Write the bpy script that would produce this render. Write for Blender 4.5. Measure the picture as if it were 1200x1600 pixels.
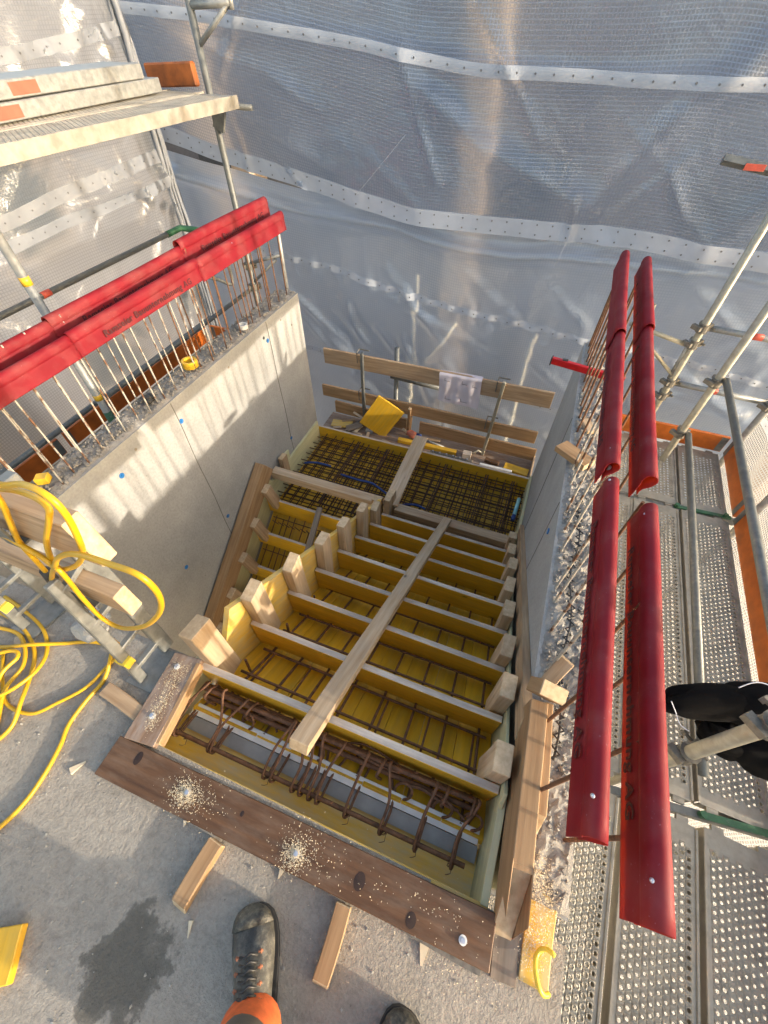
import bpy, bmesh, math, random
from mathutils import Vector, Matrix, Quaternion, noise
R = math.radians
random.seed(7)
scene = bpy.context.scene
for o in list(bpy.data.objects):
    bpy.data.objects.remove(o)
COL = scene.collection

# ------------------------------------------------------------------ camera, sky, sun, exposure
cam_d = bpy.data.cameras.new('camera')
cam = bpy.data.objects.new('camera', cam_d)
COL.objects.link(cam)
cam.location = (0, 0, 1.6)
cam.rotation_euler = (R(90 - 50.5), 0, R(20.9))
cam_d.sensor_fit = 'VERTICAL'
cam_d.sensor_height = 36.0
cam_d.lens = 653.0 / 1600.0 * 36.0
cam_d.clip_start = 0.02
cam_d.clip_end = 2000
scene.camera = cam

SUN_EL, SUN_AZ = 12.0, -2.5          # azimuth of the sun measured from +X, turning towards +Y
world = bpy.data.worlds.new('World')
scene.world = world
world.use_nodes = True
wn = world.node_tree
sky = wn.nodes.new('ShaderNodeTexSky')
sky.sky_type = 'NISHITA'
sky.sun_disc = False
sky.sun_elevation = R(SUN_EL)
sky.sun_rotation = R(90 - SUN_AZ)
sky.air_density = 1.0
sky.dust_density = 3.0
sky.ozone_density = 0.6
bg = wn.nodes['Background']
bg.inputs['Strength'].default_value = 0.15
wn.links.new(sky.outputs[0], bg.inputs['Color'])
sd = bpy.data.lights.new('sun', 'SUN')
sd.energy = 2.4
sd.angle = R(0.9)
sd.color = (1.0, 0.89, 0.74)
sun = bpy.data.objects.new('sun', sd)
COL.objects.link(sun)
dvec = Vector((-math.cos(R(SUN_EL)) * math.cos(R(SUN_AZ)), -math.cos(R(SUN_EL)) * math.sin(R(SUN_AZ)), -math.sin(R(SUN_EL))))
sun.rotation_euler = dvec.to_track_quat('-Z', 'Y').to_euler()
sun.location = (8, 0, 6)
scene.view_settings.view_transform = 'Standard'
scene.view_settings.look = 'None'
scene.view_settings.gamma = 1
scene.view_settings.use_curve_mapping = False
scene.view_settings.exposure = 2.02
scene.view_settings.use_white_balance = True
scene.view_settings.white_balance_temperature = 6650
try:
    scene.cycles.transparent_max_bounces = 24
    scene.cycles.max_bounces = 7
    scene.cycles.diffuse_bounces = 3
    scene.cycles.glossy_bounces = 2
    scene.cycles.transmission_bounces = 4
except Exception:
    pass

# ------------------------------------------------------------------ materials
def new_mat(name):
    m = bpy.data.materials.new(name)
    m.use_nodes = True
    nt = m.node_tree
    b = nt.nodes['Principled BSDF']
    return m, nt, b

def N(nt, kind, **kw):
    n = nt.nodes.new(kind)
    for k, v in kw.items():
        if k in n.inputs.keys():
            n.inputs[k].default_value = v
        else:
            setattr(n, k, v)
    return n

def ramp(nt, fac, stops):
    r = nt.nodes.new('ShaderNodeValToRGB')
    el = r.color_ramp.elements
    while len(el) < len(stops):
        el.new(0.5)
    for e, (p, c) in zip(el, stops):
        e.position = p
        e.color = (c[0], c[1], c[2], 1) if not isinstance(c, (int, float)) else (c, c, c, 1)
    nt.links.new(fac, r.inputs[0])
    return r.outputs[0]

def mixc(nt, fac, a, b, mode='MIX'):
    m = nt.nodes.new('ShaderNodeMix')
    m.data_type = 'RGBA'
    m.blend_type = mode
    for sock, v in ((m.inputs[0], fac), (m.inputs[6], a), (m.inputs[7], b)):
        if isinstance(v, (int, float)):
            sock.default_value = v
        elif isinstance(v, tuple):
            sock.default_value = (v[0], v[1], v[2], 1)
        else:
            nt.links.new(v, sock)
    return m.outputs[2]

def coords(nt, scale=(1, 1, 1), rand=True, kind='Object'):
    tc = nt.nodes.new('ShaderNodeTexCoord')
    mp = nt.nodes.new('ShaderNodeMapping')
    mp.inputs['Scale'].default_value = scale
    nt.links.new(tc.outputs[kind], mp.inputs['Vector'])
    if rand:
        oi = nt.nodes.new('ShaderNodeObjectInfo')
        mu = nt.nodes.new('ShaderNodeMath')
        mu.operation = 'MULTIPLY'
        mu.inputs[1].default_value = 37.0
        nt.links.new(oi.outputs['Random'], mu.inputs[0])
        cb = nt.nodes.new('ShaderNodeCombineXYZ')
        for i in range(3):
            nt.links.new(mu.outputs[0], cb.inputs[i])
        nt.links.new(cb.outputs[0], mp.inputs['Location'])
    return mp.outputs[0]

def noise_t(nt, vec, scale, detail=5, rough=0.55, out='Fac'):
    n = nt.nodes.new('ShaderNodeTexNoise')
    n.inputs['Scale'].default_value = scale
    n.inputs['Detail'].default_value = detail
    n.inputs['Roughness'].default_value = rough
    nt.links.new(vec, n.inputs['Vector'])
    return n.outputs[out]

def bump(nt, b, h, strength=0.3, dist=0.01):
    bp = nt.nodes.new('ShaderNodeBump')
    bp.inputs['Strength'].default_value = strength
    bp.inputs['Distance'].default_value = dist
    nt.links.new(h, bp.inputs['Height'])
    nt.links.new(bp.outputs[0], b.inputs['Normal'])

def rand_val(nt, lo, hi):
    oi = nt.nodes.new('ShaderNodeObjectInfo')
    mr = nt.nodes.new('ShaderNodeMapRange')
    mr.inputs['To Min'].default_value = lo
    mr.inputs['To Max'].default_value = hi
    nt.links.new(oi.outputs['Random'], mr.inputs['Value'])
    return mr.outputs[0]

def scale_col(nt, col, val):
    m = nt.nodes.new('ShaderNodeVectorMath')
    m.operation = 'SCALE'
    nt.links.new(col, m.inputs[0])
    if isinstance(val, (int, float)):
        m.inputs['Scale'].default_value = val
    else:
        nt.links.new(val, m.inputs['Scale'])
    return m.outputs[0]

def wood(name, dark, light, rough=0.65, knots=True, stain=None, stain_amt=0.0, var=(0.85, 1.12), bmp=0.25):
    m, nt, b = new_mat(name)
    v = coords(nt, (1.3, 22, 22))
    g = noise_t(nt, v, 2.2, 6, 0.6)
    col = ramp(nt, g, [(0.3, dark), (0.68, light)])
    v2 = coords(nt, (1, 3, 3))
    big = noise_t(nt, v2, 2.5, 3, 0.5)
    col = mixc(nt, ramp(nt, big, [(0.35, 0.0), (0.75, 0.35)]), col, tuple(c * 0.72 for c in dark))
    if knots:
        vo = nt.nodes.new('ShaderNodeTexVoronoi')
        vo.inputs['Scale'].default_value = 3.2
        vo.inputs['Randomness'].default_value = 1.0
        nt.links.new(coords(nt, (1.0, 2.4, 2.4)), vo.inputs['Vector'])
        k = ramp(nt, vo.outputs['Distance'], [(0.03, 1.0), (0.085, 0.0)])
        col = mixc(nt, k, col, tuple(c * 0.33 for c in dark))
    if stain:
        s = noise_t(nt, coords(nt, (2.5, 9, 9)), 3.5, 6, 0.65)
        col = mixc(nt, ramp(nt, s, [(0.52 - stain_amt * 0.2, 0.0), (0.72, stain_amt)]), col, stain)
    col = scale_col(nt, col, rand_val(nt, *var))
    nt.links.new(col, b.inputs['Base Color'])
    b.inputs['Roughness'].default_value = rough
    bump(nt, b, g, bmp, 0.004)
    return m

M = {}
M['pine'] = wood('pine', (0.30, 0.18, 0.09), (0.58, 0.41, 0.25), stain=(0.30, 0.24, 0.18), stain_amt=0.35)
M['pine_new'] = wood('pine_new', (0.40, 0.26, 0.14), (0.66, 0.50, 0.33), stain=(0.40, 0.34, 0.27), stain_amt=0.45)
M['pine_end'] = wood('pine_end', (0.45, 0.31, 0.17), (0.66, 0.50, 0.31), knots=False)
M['orange_pine'] = wood('orange_pine', (0.27, 0.15, 0.065), (0.47, 0.295, 0.15), stain=(0.28, 0.18, 0.10), stain_amt=0.3)
M['brown_plank'] = wood('brown_plank', (0.075, 0.033, 0.012), (0.165, 0.078, 0.031), stain=(0.24, 0.18, 0.13), stain_amt=0.4, rough=0.55)
M['brown_light'] = wood('brown_light', (0.16, 0.09, 0.05), (0.31, 0.20, 0.13), stain=(0.36, 0.31, 0.27), stain_amt=0.7, rough=0.6)
M['grey_wood'] = wood('grey_wood', (0.16, 0.12, 0.085), (0.30, 0.235, 0.17), stain=(0.2, 0.18, 0.16), stain_amt=0.4)
M['yellow_ply'] = wood('yellow_ply', (0.64, 0.345, 0.016), (0.82, 0.475, 0.032), rough=0.38, stain=(0.42, 0.30, 0.10), stain_amt=0.35, bmp=0.12)
M['yellow_old'] = wood('yellow_old', (0.64, 0.37, 0.035), (0.82, 0.53, 0.085), rough=0.45, stain=(0.50, 0.43, 0.28), stain_amt=0.75, bmp=0.15)
M['ply_edge'] = wood('ply_edge', (0.42, 0.33, 0.25), (0.72, 0.63, 0.52), knots=False, stain=(0.28, 0.22, 0.19), stain_amt=0.6)
M['pale_ply'] = wood('pale_ply', (0.50, 0.47, 0.26), (0.64, 0.61, 0.37), rough=0.5, knots=False, stain=(0.42, 0.40, 0.28), stain_amt=0.4)

def concrete(name, lo, hi, scale=1.0, stains=True, bmp=0.25, wet=None, rough=0.85, bdist=0.004, mid=False):
    m, nt, b = new_mat(name)
    v = coords(nt, (scale, scale, scale), rand=False)
    a = noise_t(nt, v, 2.3, 8, 0.62)
    col = ramp(nt, a, [(0.3, lo), (0.7, hi)])
    fine = noise_t(nt, v, 60, 4, 0.7)
    col = mixc(nt, ramp(nt, fine, [(0.35, 0.35), (0.6, 0.0)]), col, tuple(c * 0.6 for c in lo))
    vo = nt.nodes.new('ShaderNodeTexVoronoi')
    vo.inputs['Scale'].default_value = 19
    nt.links.new(v, vo.inputs['Vector'])
    pit = ramp(nt, vo.outputs['Distance'], [(0.05, 1.0), (0.10, 0.0)])
    pm = ramp(nt, noise_t(nt, v, 7, 2), [(0.55, 0.0), (0.62, 0.8)])
    pf = nt.nodes.new('ShaderNodeMath'); pf.operation = 'MULTIPLY'
    nt.links.new(pit, pf.inputs[0]); nt.links.new(pm, pf.inputs[1])
    col = mixc(nt, pf.outputs[0], col, tuple(c * 0.35 for c in lo))
    if mid:
        md = noise_t(nt, v, 17, 6, 0.72)
        col = mixc(nt, ramp(nt, md, [(0.36, 0.4), (0.52, 0.0)]), col, tuple(c * 0.55 for c in lo))
        col = mixc(nt, ramp(nt, md, [(0.58, 0.0), (0.74, 0.35)]), col, tuple(min(1, c * 1.15) for c in hi))
    if stains:
        s = noise_t(nt, coords(nt, (scale, scale, scale * 0.5), rand=False), 1.1, 6, 0.7)
        col = mixc(nt, ramp(nt, s, [(0.5, 0.0), (0.72, 0.32)]), col, tuple(c * 0.66 for c in lo))
    if wet:
        tc = nt.nodes.new('ShaderNodeTexCoord')
        wob = nt.nodes.new('ShaderNodeVectorMath'); wob.operation = 'SCALE'
        wob.inputs['Scale'].default_value = 0.26
        nt.links.new(noise_t(nt, tc.outputs['Object'], 9, 5, 0.65, 'Color'), wob.inputs[0])
        ad = nt.nodes.new('ShaderNodeVectorMath'); ad.operation = 'ADD'
        nt.links.new(tc.outputs['Object'], ad.inputs[0]); nt.links.new(wob.outputs[0], ad.inputs[1])
        ds = nt.nodes.new('ShaderNodeVectorMath'); ds.operation = 'DISTANCE'
        ds.inputs[1].default_value = wet
        nt.links.new(ad.outputs[0], ds.inputs[0])
        wf = ramp(nt, ds.outputs['Value'], [(0.07, 0.82), (0.100, 0.66), (0.112, 0.0)])
        col = mixc(nt, wf, col, (0.06, 0.055, 0.042))
        rr = ramp(nt, wf, [(0.0, rough), (0.8, 0.45)])
        nt.links.new(rr, b.inputs['Roughness'])
    else:
        b.inputs['Roughness'].default_value = rough
    nt.links.new(col, b.inputs['Base Color'])
    h = mixc(nt, 0.5, md if mid else a, fine)
    bump(nt, b, h, bmp, bdist)
    return m

M['wall'] = concrete('wall_concrete', (0.30, 0.295, 0.275), (0.44, 0.43, 0.405), 1.0, bmp=0.12)
M['floor'] = concrete('floor_concrete', (0.325, 0.292, 0.243), (0.455, 0.41, 0.345), 1.9, bmp=1.0, wet=(-0.42, -0.31, 0.13), bdist=0.014, mid=True)
M['broken'] = concrete('broken_concrete', (0.23, 0.215, 0.195), (0.48, 0.45, 0.40), 6.0, bmp=0.8, stains=True, bdist=0.01, rough=0.97)
M['joint'] = concrete('joint_concrete', (0.14, 0.13, 0.115), (0.24, 0.225, 0.20), 4.0, stains=False)
M['chunk'] = concrete('chunk_concrete', (0.34, 0.32, 0.28), (0.52, 0.5, 0.45), 6.0, bmp=0.8)
M['facade'] = concrete('facade_render', (0.09, 0.09, 0.10), (0.16, 0.16, 0.17), 0.2, bmp=0.1)

def metal(name, lo, hi, metallic=0.75, rough=(0.38, 0.6), sc=30, spots=None):
    m, nt, b = new_mat(name)
    v = coords(nt)
    n1 = noise_t(nt, v, sc, 5, 0.65)
    col = ramp(nt, n1, [(0.3, lo), (0.7, hi)])
    if spots:
        s = noise_t(nt, v, sc * 0.45, 6, 0.7)
        col = mixc(nt, ramp(nt, s, [(0.56, 0.0), (0.66, 0.85)]), col, spots)
    nt.links.new(col, b.inputs['Base Color'])
    b.inputs['Metallic'].default_value = metallic
    nt.links.new(ramp(nt, n1, [(0.3, rough[0]), (0.7, rough[1])]), b.inputs['Roughness'])
    bump(nt, b, n1, 0.08, 0.002)
    return m

M['galv'] = metal('galvanised', (0.23, 0.235, 0.225), (0.40, 0.40, 0.375), 0.5, (0.4, 0.62), 26, (0.33, 0.32, 0.28))
M['galv_dark'] = metal('galvanised_dark', (0.11, 0.115, 0.11), (0.21, 0.215, 0.20), 0.45, (0.4, 0.65), 26, (0.25, 0.24, 0.2))
M['galv_stand'] = metal('galvanised_worn', (0.15, 0.155, 0.15), (0.28, 0.285, 0.265), 0.45, (0.42, 0.65), 26, (0.22, 0.21, 0.18))
M['galv_pipe'] = metal('galvanised_pipe', (0.29, 0.265, 0.20), (0.45, 0.42, 0.33), 0.4, (0.4, 0.6), 22, (0.34, 0.29, 0.2))
M['deck'] = metal('deck_steel', (0.23, 0.21, 0.172), (0.40, 0.37, 0.31), 0.35, (0.42, 0.68), 13, (0.36, 0.31, 0.25))
M['coupler'] = metal('coupler_steel', (0.13, 0.12, 0.10), (0.27, 0.25, 0.21), 0.5, (0.45, 0.7), 60)
M['green_steel'] = metal('green_steel', (0.02, 0.085, 0.04), (0.04, 0.14, 0.065), 0.1, (0.4, 0.6), 30, (0.2, 0.2, 0.18))
M['bolt'] = metal('bolt_zinc', (0.5, 0.5, 0.52), (0.75, 0.75, 0.78), 0.8, (0.25, 0.4), 60)

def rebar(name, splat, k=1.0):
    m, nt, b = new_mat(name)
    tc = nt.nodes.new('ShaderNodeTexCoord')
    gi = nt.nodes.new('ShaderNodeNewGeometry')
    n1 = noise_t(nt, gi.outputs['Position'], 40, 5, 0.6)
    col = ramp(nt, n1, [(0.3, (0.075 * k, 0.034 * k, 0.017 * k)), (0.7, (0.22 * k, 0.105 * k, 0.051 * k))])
    if splat:
        n2 = noise_t(nt, gi.outputs['Position'], 14, 5, 0.65)
        col = mixc(nt, ramp(nt, n2, [(splat - 0.05, 0.0), (splat + 0.03, 1.0)]), col, (0.40, 0.37, 0.315))
        bump(nt, b, n2, 0.6, 0.004)
    else:
        bump(nt, b, n1, 0.4, 0.002)
    nt.links.new(col, b.inputs['Base Color'])
    b.inputs['Roughness'].default_value = 0.75
    b.inputs['Metallic'].default_value = 0.1
    return m

M['rebar'] = rebar('rebar_rust', None)
M['rebar_dark'] = rebar('rebar_rust_half', None, .5)  # rust colour at half value, for the landing bars
M['rebar_splat'] = rebar('rebar_cement', 0.47)
M['rebar_some'] = rebar('rebar_some_cement', 0.53)

def plain(name, col, rough=0.5, metallic=0, sc=18, var=0.22, trans=0.0, bmp=0.05, spec=None):
    m, nt, b = new_mat(name)
    v = coords(nt)
    n1 = noise_t(nt, v, sc, 4, 0.6)
    c = ramp(nt, n1, [(0.3, tuple(x * (1 - var) for x in col)), (0.72, tuple(min(1, x * (1 + var * 0.5)) for x in col))])
    nt.links.new(c, b.inputs['Base Color'])
    b.inputs['Roughness'].default_value = rough
    b.inputs['Metallic'].default_value = metallic
    if spec is not None:
        b.inputs['Specular IOR Level'].default_value = spec
    bump(nt, b, n1, bmp, 0.003)
    if trans:
        tr = nt.nodes.new('ShaderNodeBsdfTranslucent')
        nt.links.new(c, tr.inputs['Color'])
        mx = nt.nodes.new('ShaderNodeMixShader')
        mx.inputs[0].default_value = trans
        nt.links.new(b.outputs[0], mx.inputs[1])
        nt.links.new(tr.outputs[0], mx.inputs[2])
        nt.links.new(mx.outputs[0], nt.nodes['Material Output'].inputs['Surface'])
    return m

def cap_mat():
    m, nt, b = new_mat('red_plastic')
    gi = nt.nodes.new('ShaderNodeNewGeometry')
    n1 = noise_t(nt, gi.outputs['Position'], 6, 5, 0.6)
    c = ramp(nt, n1, [(0.3, (0.19, 0.007, 0.015)), (0.7, (0.26, 0.012, 0.023))])
    sp = noise_t(nt, gi.outputs['Position'], 120, 3, 0.6)
    dust = noise_t(nt, gi.outputs['Position'], 9, 4, 0.6)
    pf = nt.nodes.new('ShaderNodeMath'); pf.operation = 'MULTIPLY'
    nt.links.new(ramp(nt, sp, [(0.67, 0.0), (0.72, 0.75)]), pf.inputs[0])
    nt.links.new(ramp(nt, dust, [(0.45, 0.0), (0.65, 1.0)]), pf.inputs[1])
    c = mixc(nt, pf.outputs[0], c, (0.55, 0.42, 0.38))
    c = mixc(nt, ramp(nt, dust, [(0.45, 0.0), (0.75, 0.32)]), c, (0.36, 0.16, 0.14))
    nt.links.new(c, b.inputs['Base Color'])
    b.inputs['Roughness'].default_value = 0.6
    b.inputs['Specular IOR Level'].default_value = 0.3
    bump(nt, b, sp, 0.06, 0.002)
    tr = nt.nodes.new('ShaderNodeBsdfTranslucent')
    tr.inputs['Color'].default_value = (0.90, 0.24, 0.05, 1)
    mx = nt.nodes.new('ShaderNodeMixShader')
    mx.inputs[0].default_value = 0.24
    nt.links.new(b.outputs[0], mx.inputs[1])
    nt.links.new(tr.outputs[0], mx.inputs[2])
    nt.links.new(mx.outputs[0], nt.nodes['Material Output'].inputs['Surface'])
    return m

def worn(name, a, b_, sc):
    m, nt, b = new_mat(name)
    v = coords(nt)
    n1 = noise_t(nt, v, sc, 7, 0.7)
    n2 = noise_t(nt, v, sc * 5, 4, 0.7)
    c = ramp(nt, n1, [(0.36, a), (0.52, tuple(x * .45 + y * .55 for x, y in zip(a, b_))), (0.66, b_)])
    c = mixc(nt, ramp(nt, n2, [(0.45, 0.5), (0.6, 0.0)]), c, a)
    nt.links.new(c, b.inputs['Base Color'])
    nt.links.new(ramp(nt, n1, [(0.35, 0.35), (0.65, 0.7)]), b.inputs['Roughness'])
    bump(nt, b, n2, 0.5, 0.006)
    return m

M['red'] = cap_mat()
M['red_ink'] = plain('dark_ink', (0.07, 0.008, 0.010), 0.6)
M['orange'] = plain('orange_paint', (0.52, 0.125, 0.012), 0.5, sc=9, var=0.35)
M['orange_old'] = plain('orange_worn', (0.30, 0.085, 0.014), 0.6, sc=9, var=0.6)
M['hose'] = plain('yellow_hose', (0.64, 0.37, 0.012), 0.38, sc=5, var=0.2)
M['yellow_tape'] = plain('yellow_tape', (0.75, 0.45, 0.03), 0.4)
M['yellow_plastic'] = plain('yellow_plastic', (0.80, 0.60, 0.06), 0.35)
M['blue'] = plain('blue_plastic', (0.02, 0.16, 0.42), 0.45)
M['blue_dark'] = plain('blue_dark_plastic', (0.015, 0.05, 0.2), 0.5)
M['white'] = plain('white_plastic', (0.72, 0.72, 0.70), 0.5)
M['foam_white'] = plain('white_foam', (0.66, 0.65, 0.62), 0.8, sc=12)
M['foam_grey'] = plain('grey_foam', (0.30, 0.295, 0.28), 0.8, sc=12)
M['black'] = plain('black_fabric', (0.007, 0.0065, 0.0065), 1.0, sc=60, bmp=0.3, spec=0.1)
M['dark'] = plain('dark_plastic', (0.035, 0.035, 0.035), 0.5)
M['silver'] = plain('silver_trim', (0.6, 0.6, 0.65), 0.4)
M['paper'] = plain('paper', (0.68, 0.62, 0.66), 0.8, sc=4, var=0.1, trans=0.15)
M['leather'] = worn('boot_leather', (0.022, 0.022, 0.02), (0.21, 0.198, 0.16), 13)
M['toe'] = worn('toe_cap_leather', (0.015, 0.015, 0.013), (0.22, 0.20, 0.145), 20)
M['rubber'] = plain('boot_rubber', (0.018, 0.018, 0.018), 0.7)
M['hivis'] = plain('orange_fabric', (0.78, 0.16, 0.04), 0.8, sc=40, var=0.25, bmp=0.25)
M['stripe'] = plain('grey_reflective', (0.13, 0.115, 0.09), 0.6, sc=30)
M['lace'] = plain('orange_lace', (0.34, 0.13, 0.065), 0.7)
M['cyan'] = plain('cyan_plastic', (0.25, 0.55, 0.62), 0.35)
M['red_tool'] = plain('red_aluminium', (0.50, 0.012, 0.016), 0.35)
M['red_tape'] = plain('red_tape', (0.62, 0.10, 0.06), 0.5)
M['glove_orange'] = plain('orange_rubber', (0.55, 0.17, 0.1), 0.7)
M['shaving'] = plain('wood_shaving', (0.74, 0.62, 0.42), 0.7)
M['chip'] = plain('wood_chip', (0.66, 0.55, 0.38), 0.7)
M['window'] = plain('window_glass', (0.05, 0.06, 0.07), 0.12)
M['warm_render'] = plain('warm_render', (0.27, 0.215, 0.16), 0.8, sc=2)  # warm tone that puts the sunlit streak behind the sheet into the colour
M['skin'] = plain('skin', (0.42, 0.25, 0.18), 0.55)
M['hair'] = plain('hair', (0.05, 0.03, 0.02), 0.7)

M['earth_plain'] = plain('ground_earth', (0.24, 0.21, 0.18), 0.9, sc=0.4, var=0.4)

def tarp_mat(name, p=0.021, film=0.30, thread=0.72, tw=0.26, blur=False, tint=(0.80, 0.82, 0.84)):
    m, nt, b = new_mat(name)
    uv = nt.nodes.new('ShaderNodeUVMap')
    sx = nt.nodes.new('ShaderNodeSeparateXYZ')
    nt.links.new(uv.outputs[0], sx.inputs[0])
    def lines(o):
        d = nt.nodes.new('ShaderNodeMath'); d.operation = 'DIVIDE'; d.inputs[1].default_value = p
        nt.links.new(o, d.inputs[0])
        f = nt.nodes.new('ShaderNodeMath'); f.operation = 'FRACT'
        nt.links.new(d.outputs[0], f.inputs[0])
        l = nt.nodes.new('ShaderNodeMath'); l.operation = 'LESS_THAN'; l.inputs[1].default_value = tw
        nt.links.new(f.outputs[0], l.inputs[0])
        return l.outputs[0]
    mxn = nt.nodes.new('ShaderNodeMath'); mxn.operation = 'MAXIMUM'
    nt.links.new(lines(sx.outputs[0]), mxn.inputs[0]); nt.links.new(lines(sx.outputs[1]), mxn.inputs[1])
    cl = noise_t(nt, uv.outputs[0], 1.3, 5, 0.6)
    film_v = ramp(nt, cl, [(0.3, film * 0.75), (0.7, film * 1.35)])
    op = nt.nodes.new('ShaderNodeMapRange')
    nt.links.new(mxn.outputs[0], op.inputs['Value'])
    nt.links.new(film_v, op.inputs['To Min'])
    op.inputs['To Max'].default_value = thread
    if blur:
        tp = nt.nodes.new('ShaderNodeBsdfRefraction')
        tp.distribution = 'GGX'
        tp.inputs['Roughness'].default_value = 0.42
        tp.inputs['IOR'].default_value = 1.12
        tp.inputs['Color'].default_value = (0.93, 0.95, 0.98, 1)
    else:
        tp = nt.nodes.new('ShaderNodeBsdfTransparent')
    tr = nt.nodes.new('ShaderNodeBsdfTranslucent')
    df = nt.nodes.new('ShaderNodeBsdfDiffuse')
    gl = nt.nodes.new('ShaderNodeBsdfGlossy')
    gl.inputs['Roughness'].default_value = 0.27
    gl.inputs['Color'].default_value = (0.85, 0.87, 0.9, 1)
    tr.inputs['Color'].default_value = (*tint, 1)
    df.inputs['Color'].default_value = (*tint, 1)
    wr = nt.nodes.new('ShaderNodeTexNoise')
    wr.inputs['Scale'].default_value = 5.5
    wr.inputs['Detail'].default_value = 6
    wr.inputs['Distortion'].default_value = 1.2
    nt.links.new(uv.outputs[0], wr.inputs['Vector'])
    bp = nt.nodes.new('ShaderNodeBump')
    bp.inputs['Strength'].default_value = 0.55
    bp.inputs['Distance'].default_value = 0.03
    nt.links.new(wr.outputs['Fac'], bp.inputs['Height'])
    for s in (tr, df, gl):
        nt.links.new(bp.outputs[0], s.inputs['Normal'])
    m1 = nt.nodes.new('ShaderNodeMixShader'); m1.inputs[0].default_value = 0.5
    nt.links.new(tr.outputs[0], m1.inputs[1]); nt.links.new(df.outputs[0], m1.inputs[2])
    m2 = nt.nodes.new('ShaderNodeMixShader'); m2.inputs[0].default_value = 0.16
    nt.links.new(m1.outputs[0], m2.inputs[1]); nt.links.new(gl.outputs[0], m2.inputs[2])
    m3 = nt.nodes.new('ShaderNodeMixShader')
    nt.links.new(op.outputs[0], m3.inputs[0])
    nt.links.new(tp.outputs[0], m3.inputs[1]); nt.links.new(m2.outputs[0], m3.inputs[2])
    nt.links.new(m3.outputs[0], nt.nodes['Material Output'].inputs['Surface'])
    return m

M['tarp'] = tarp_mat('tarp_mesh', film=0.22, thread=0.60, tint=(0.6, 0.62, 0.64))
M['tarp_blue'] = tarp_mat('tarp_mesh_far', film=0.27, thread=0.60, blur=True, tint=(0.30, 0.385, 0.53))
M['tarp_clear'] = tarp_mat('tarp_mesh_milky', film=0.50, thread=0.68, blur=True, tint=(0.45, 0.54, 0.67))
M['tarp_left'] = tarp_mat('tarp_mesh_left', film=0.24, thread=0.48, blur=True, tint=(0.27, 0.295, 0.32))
M['strip_left'] = plain('tarp_strip_sun_dimmed', (0.34, 0.355, 0.38), 0.55, sc=6, var=0.2, trans=0.35)  # strip colour darkened on the left side to offset direct sun
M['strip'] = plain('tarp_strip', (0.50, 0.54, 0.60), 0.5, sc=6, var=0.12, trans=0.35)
M['eyelet'] = plain('eyelet', (0.13, 0.13, 0.14), 0.5)

# ------------------------------------------------------------------ mesh helpers
class MB:
    def __init__(s):
        s.v = []; s.f = []; s.m = []; s.mi = 0
    def face(s, ids):
        s.f.append(tuple(ids)); s.m.append(s.mi)
    def add(s, pts):
        i = len(s.v); s.v.extend([tuple(p) for p in pts]); return i
    def box(s, c, d, q=None):
        c = Vector(c); i = len(s.v)
        for x in (-.5, .5):
            for y in (-.5, .5):
                for z in (-.5, .5):
                    p = Vector((x * d[0], y * d[1], z * d[2]))
                    if q is not None: p = q @ p
                    s.v.append(tuple(c + p))
        for f in ((0, 1, 3, 2), (4, 6, 7, 5), (0, 4, 5, 1), (2, 3, 7, 6), (0, 2, 6, 4), (1, 5, 7, 3)):
            s.face([i + k for k in f])
    def tube(s, pts, r, n=8, caps=True, closed=False):
        pts = [Vector(p) for p in pts]
        rr = r if isinstance(r, (list, tuple)) else [r] * len(pts)
        rings = []
        prev = None
        L = len(pts)
        for k, p in enumerate(pts):
            if closed:
                t = (pts[(k + 1) % L] - pts[k - 1])
            else:
                t = (pts[min(k + 1, L - 1)] - pts[max(k - 1, 0)])
            t.normalize()
            if prev is None:
                a = Vector((0, 0, 1)) if abs(t.z) < 0.9 else Vector((1, 0, 0))
                u = t.cross(a).normalized()
            else:
                u = (prev - t * prev.dot(t))
                if u.length < 1e-6:
                    u = t.orthogonal()
                u.normalize()
            prev = u
            w = t.cross(u)
            rings.append(s.add([p + (u * math.cos(2 * math.pi * j / n) + w * math.sin(2 * math.pi * j / n)) * rr[k] for j in range(n)]))
        for k in range(L if closed else L - 1):
            a, b = rings[k], rings[(k + 1) % L]
            for j in range(n):
                s.face((a + j, a + (j + 1) % n, b + (j + 1) % n, b + j))
        if caps and not closed:
            s.face([rings[0] + j for j in range(n)][::-1])
            s.face([rings[-1] + j for j in range(n)])
    def loft(s, rings, caps=True):
        n = len(rings[0])
        ids = [s.add(r) for r in rings]
        for a, b in zip(ids[:-1], ids[1:]):
            for j in range(n):
                s.face((a + j, a + (j + 1) % n, b + (j + 1) % n, b + j))
        if caps:
            s.face([ids[0] + j for j in range(n)][::-1])
            s.face([ids[-1] + j for j in range(n)])
    def disc(s, c, nrm, r, h, n=10):
        c = Vector(c); nrm = Vector(nrm).normalized()
        s.tube([c, c + nrm * h], r, n)
    def mesh(s, name, smooth=False):
        me = bpy.data.meshes.new(name)
        me.from_pydata(s.v, [], s.f)
        for p, mi in zip(me.polygons, s.m):
            p.material_index = mi
            p.use_smooth = smooth
        me.update()
        return me

def fix_normals(me):
    bm = bmesh.new(); bm.from_mesh(me)
    bmesh.ops.recalc_face_normals(bm, faces=bm.faces)
    bm.to_mesh(me); bm.free()

def link(name, me, mats, parent=None, loc=None):
    o = bpy.data.objects.new(name, me)
    COL.objects.link(o)
    if mats is not None:
        for m in (mats if isinstance(mats, (list, tuple)) else [mats]):
            if len(me.materials) < (len(mats) if isinstance(mats, (list, tuple)) else 1):
                me.materials.append(M[m] if isinstance(m, str) else m)
    if loc is not None:
        o.location = loc
    if parent is not None:
        put(o, parent)
    return o

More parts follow.
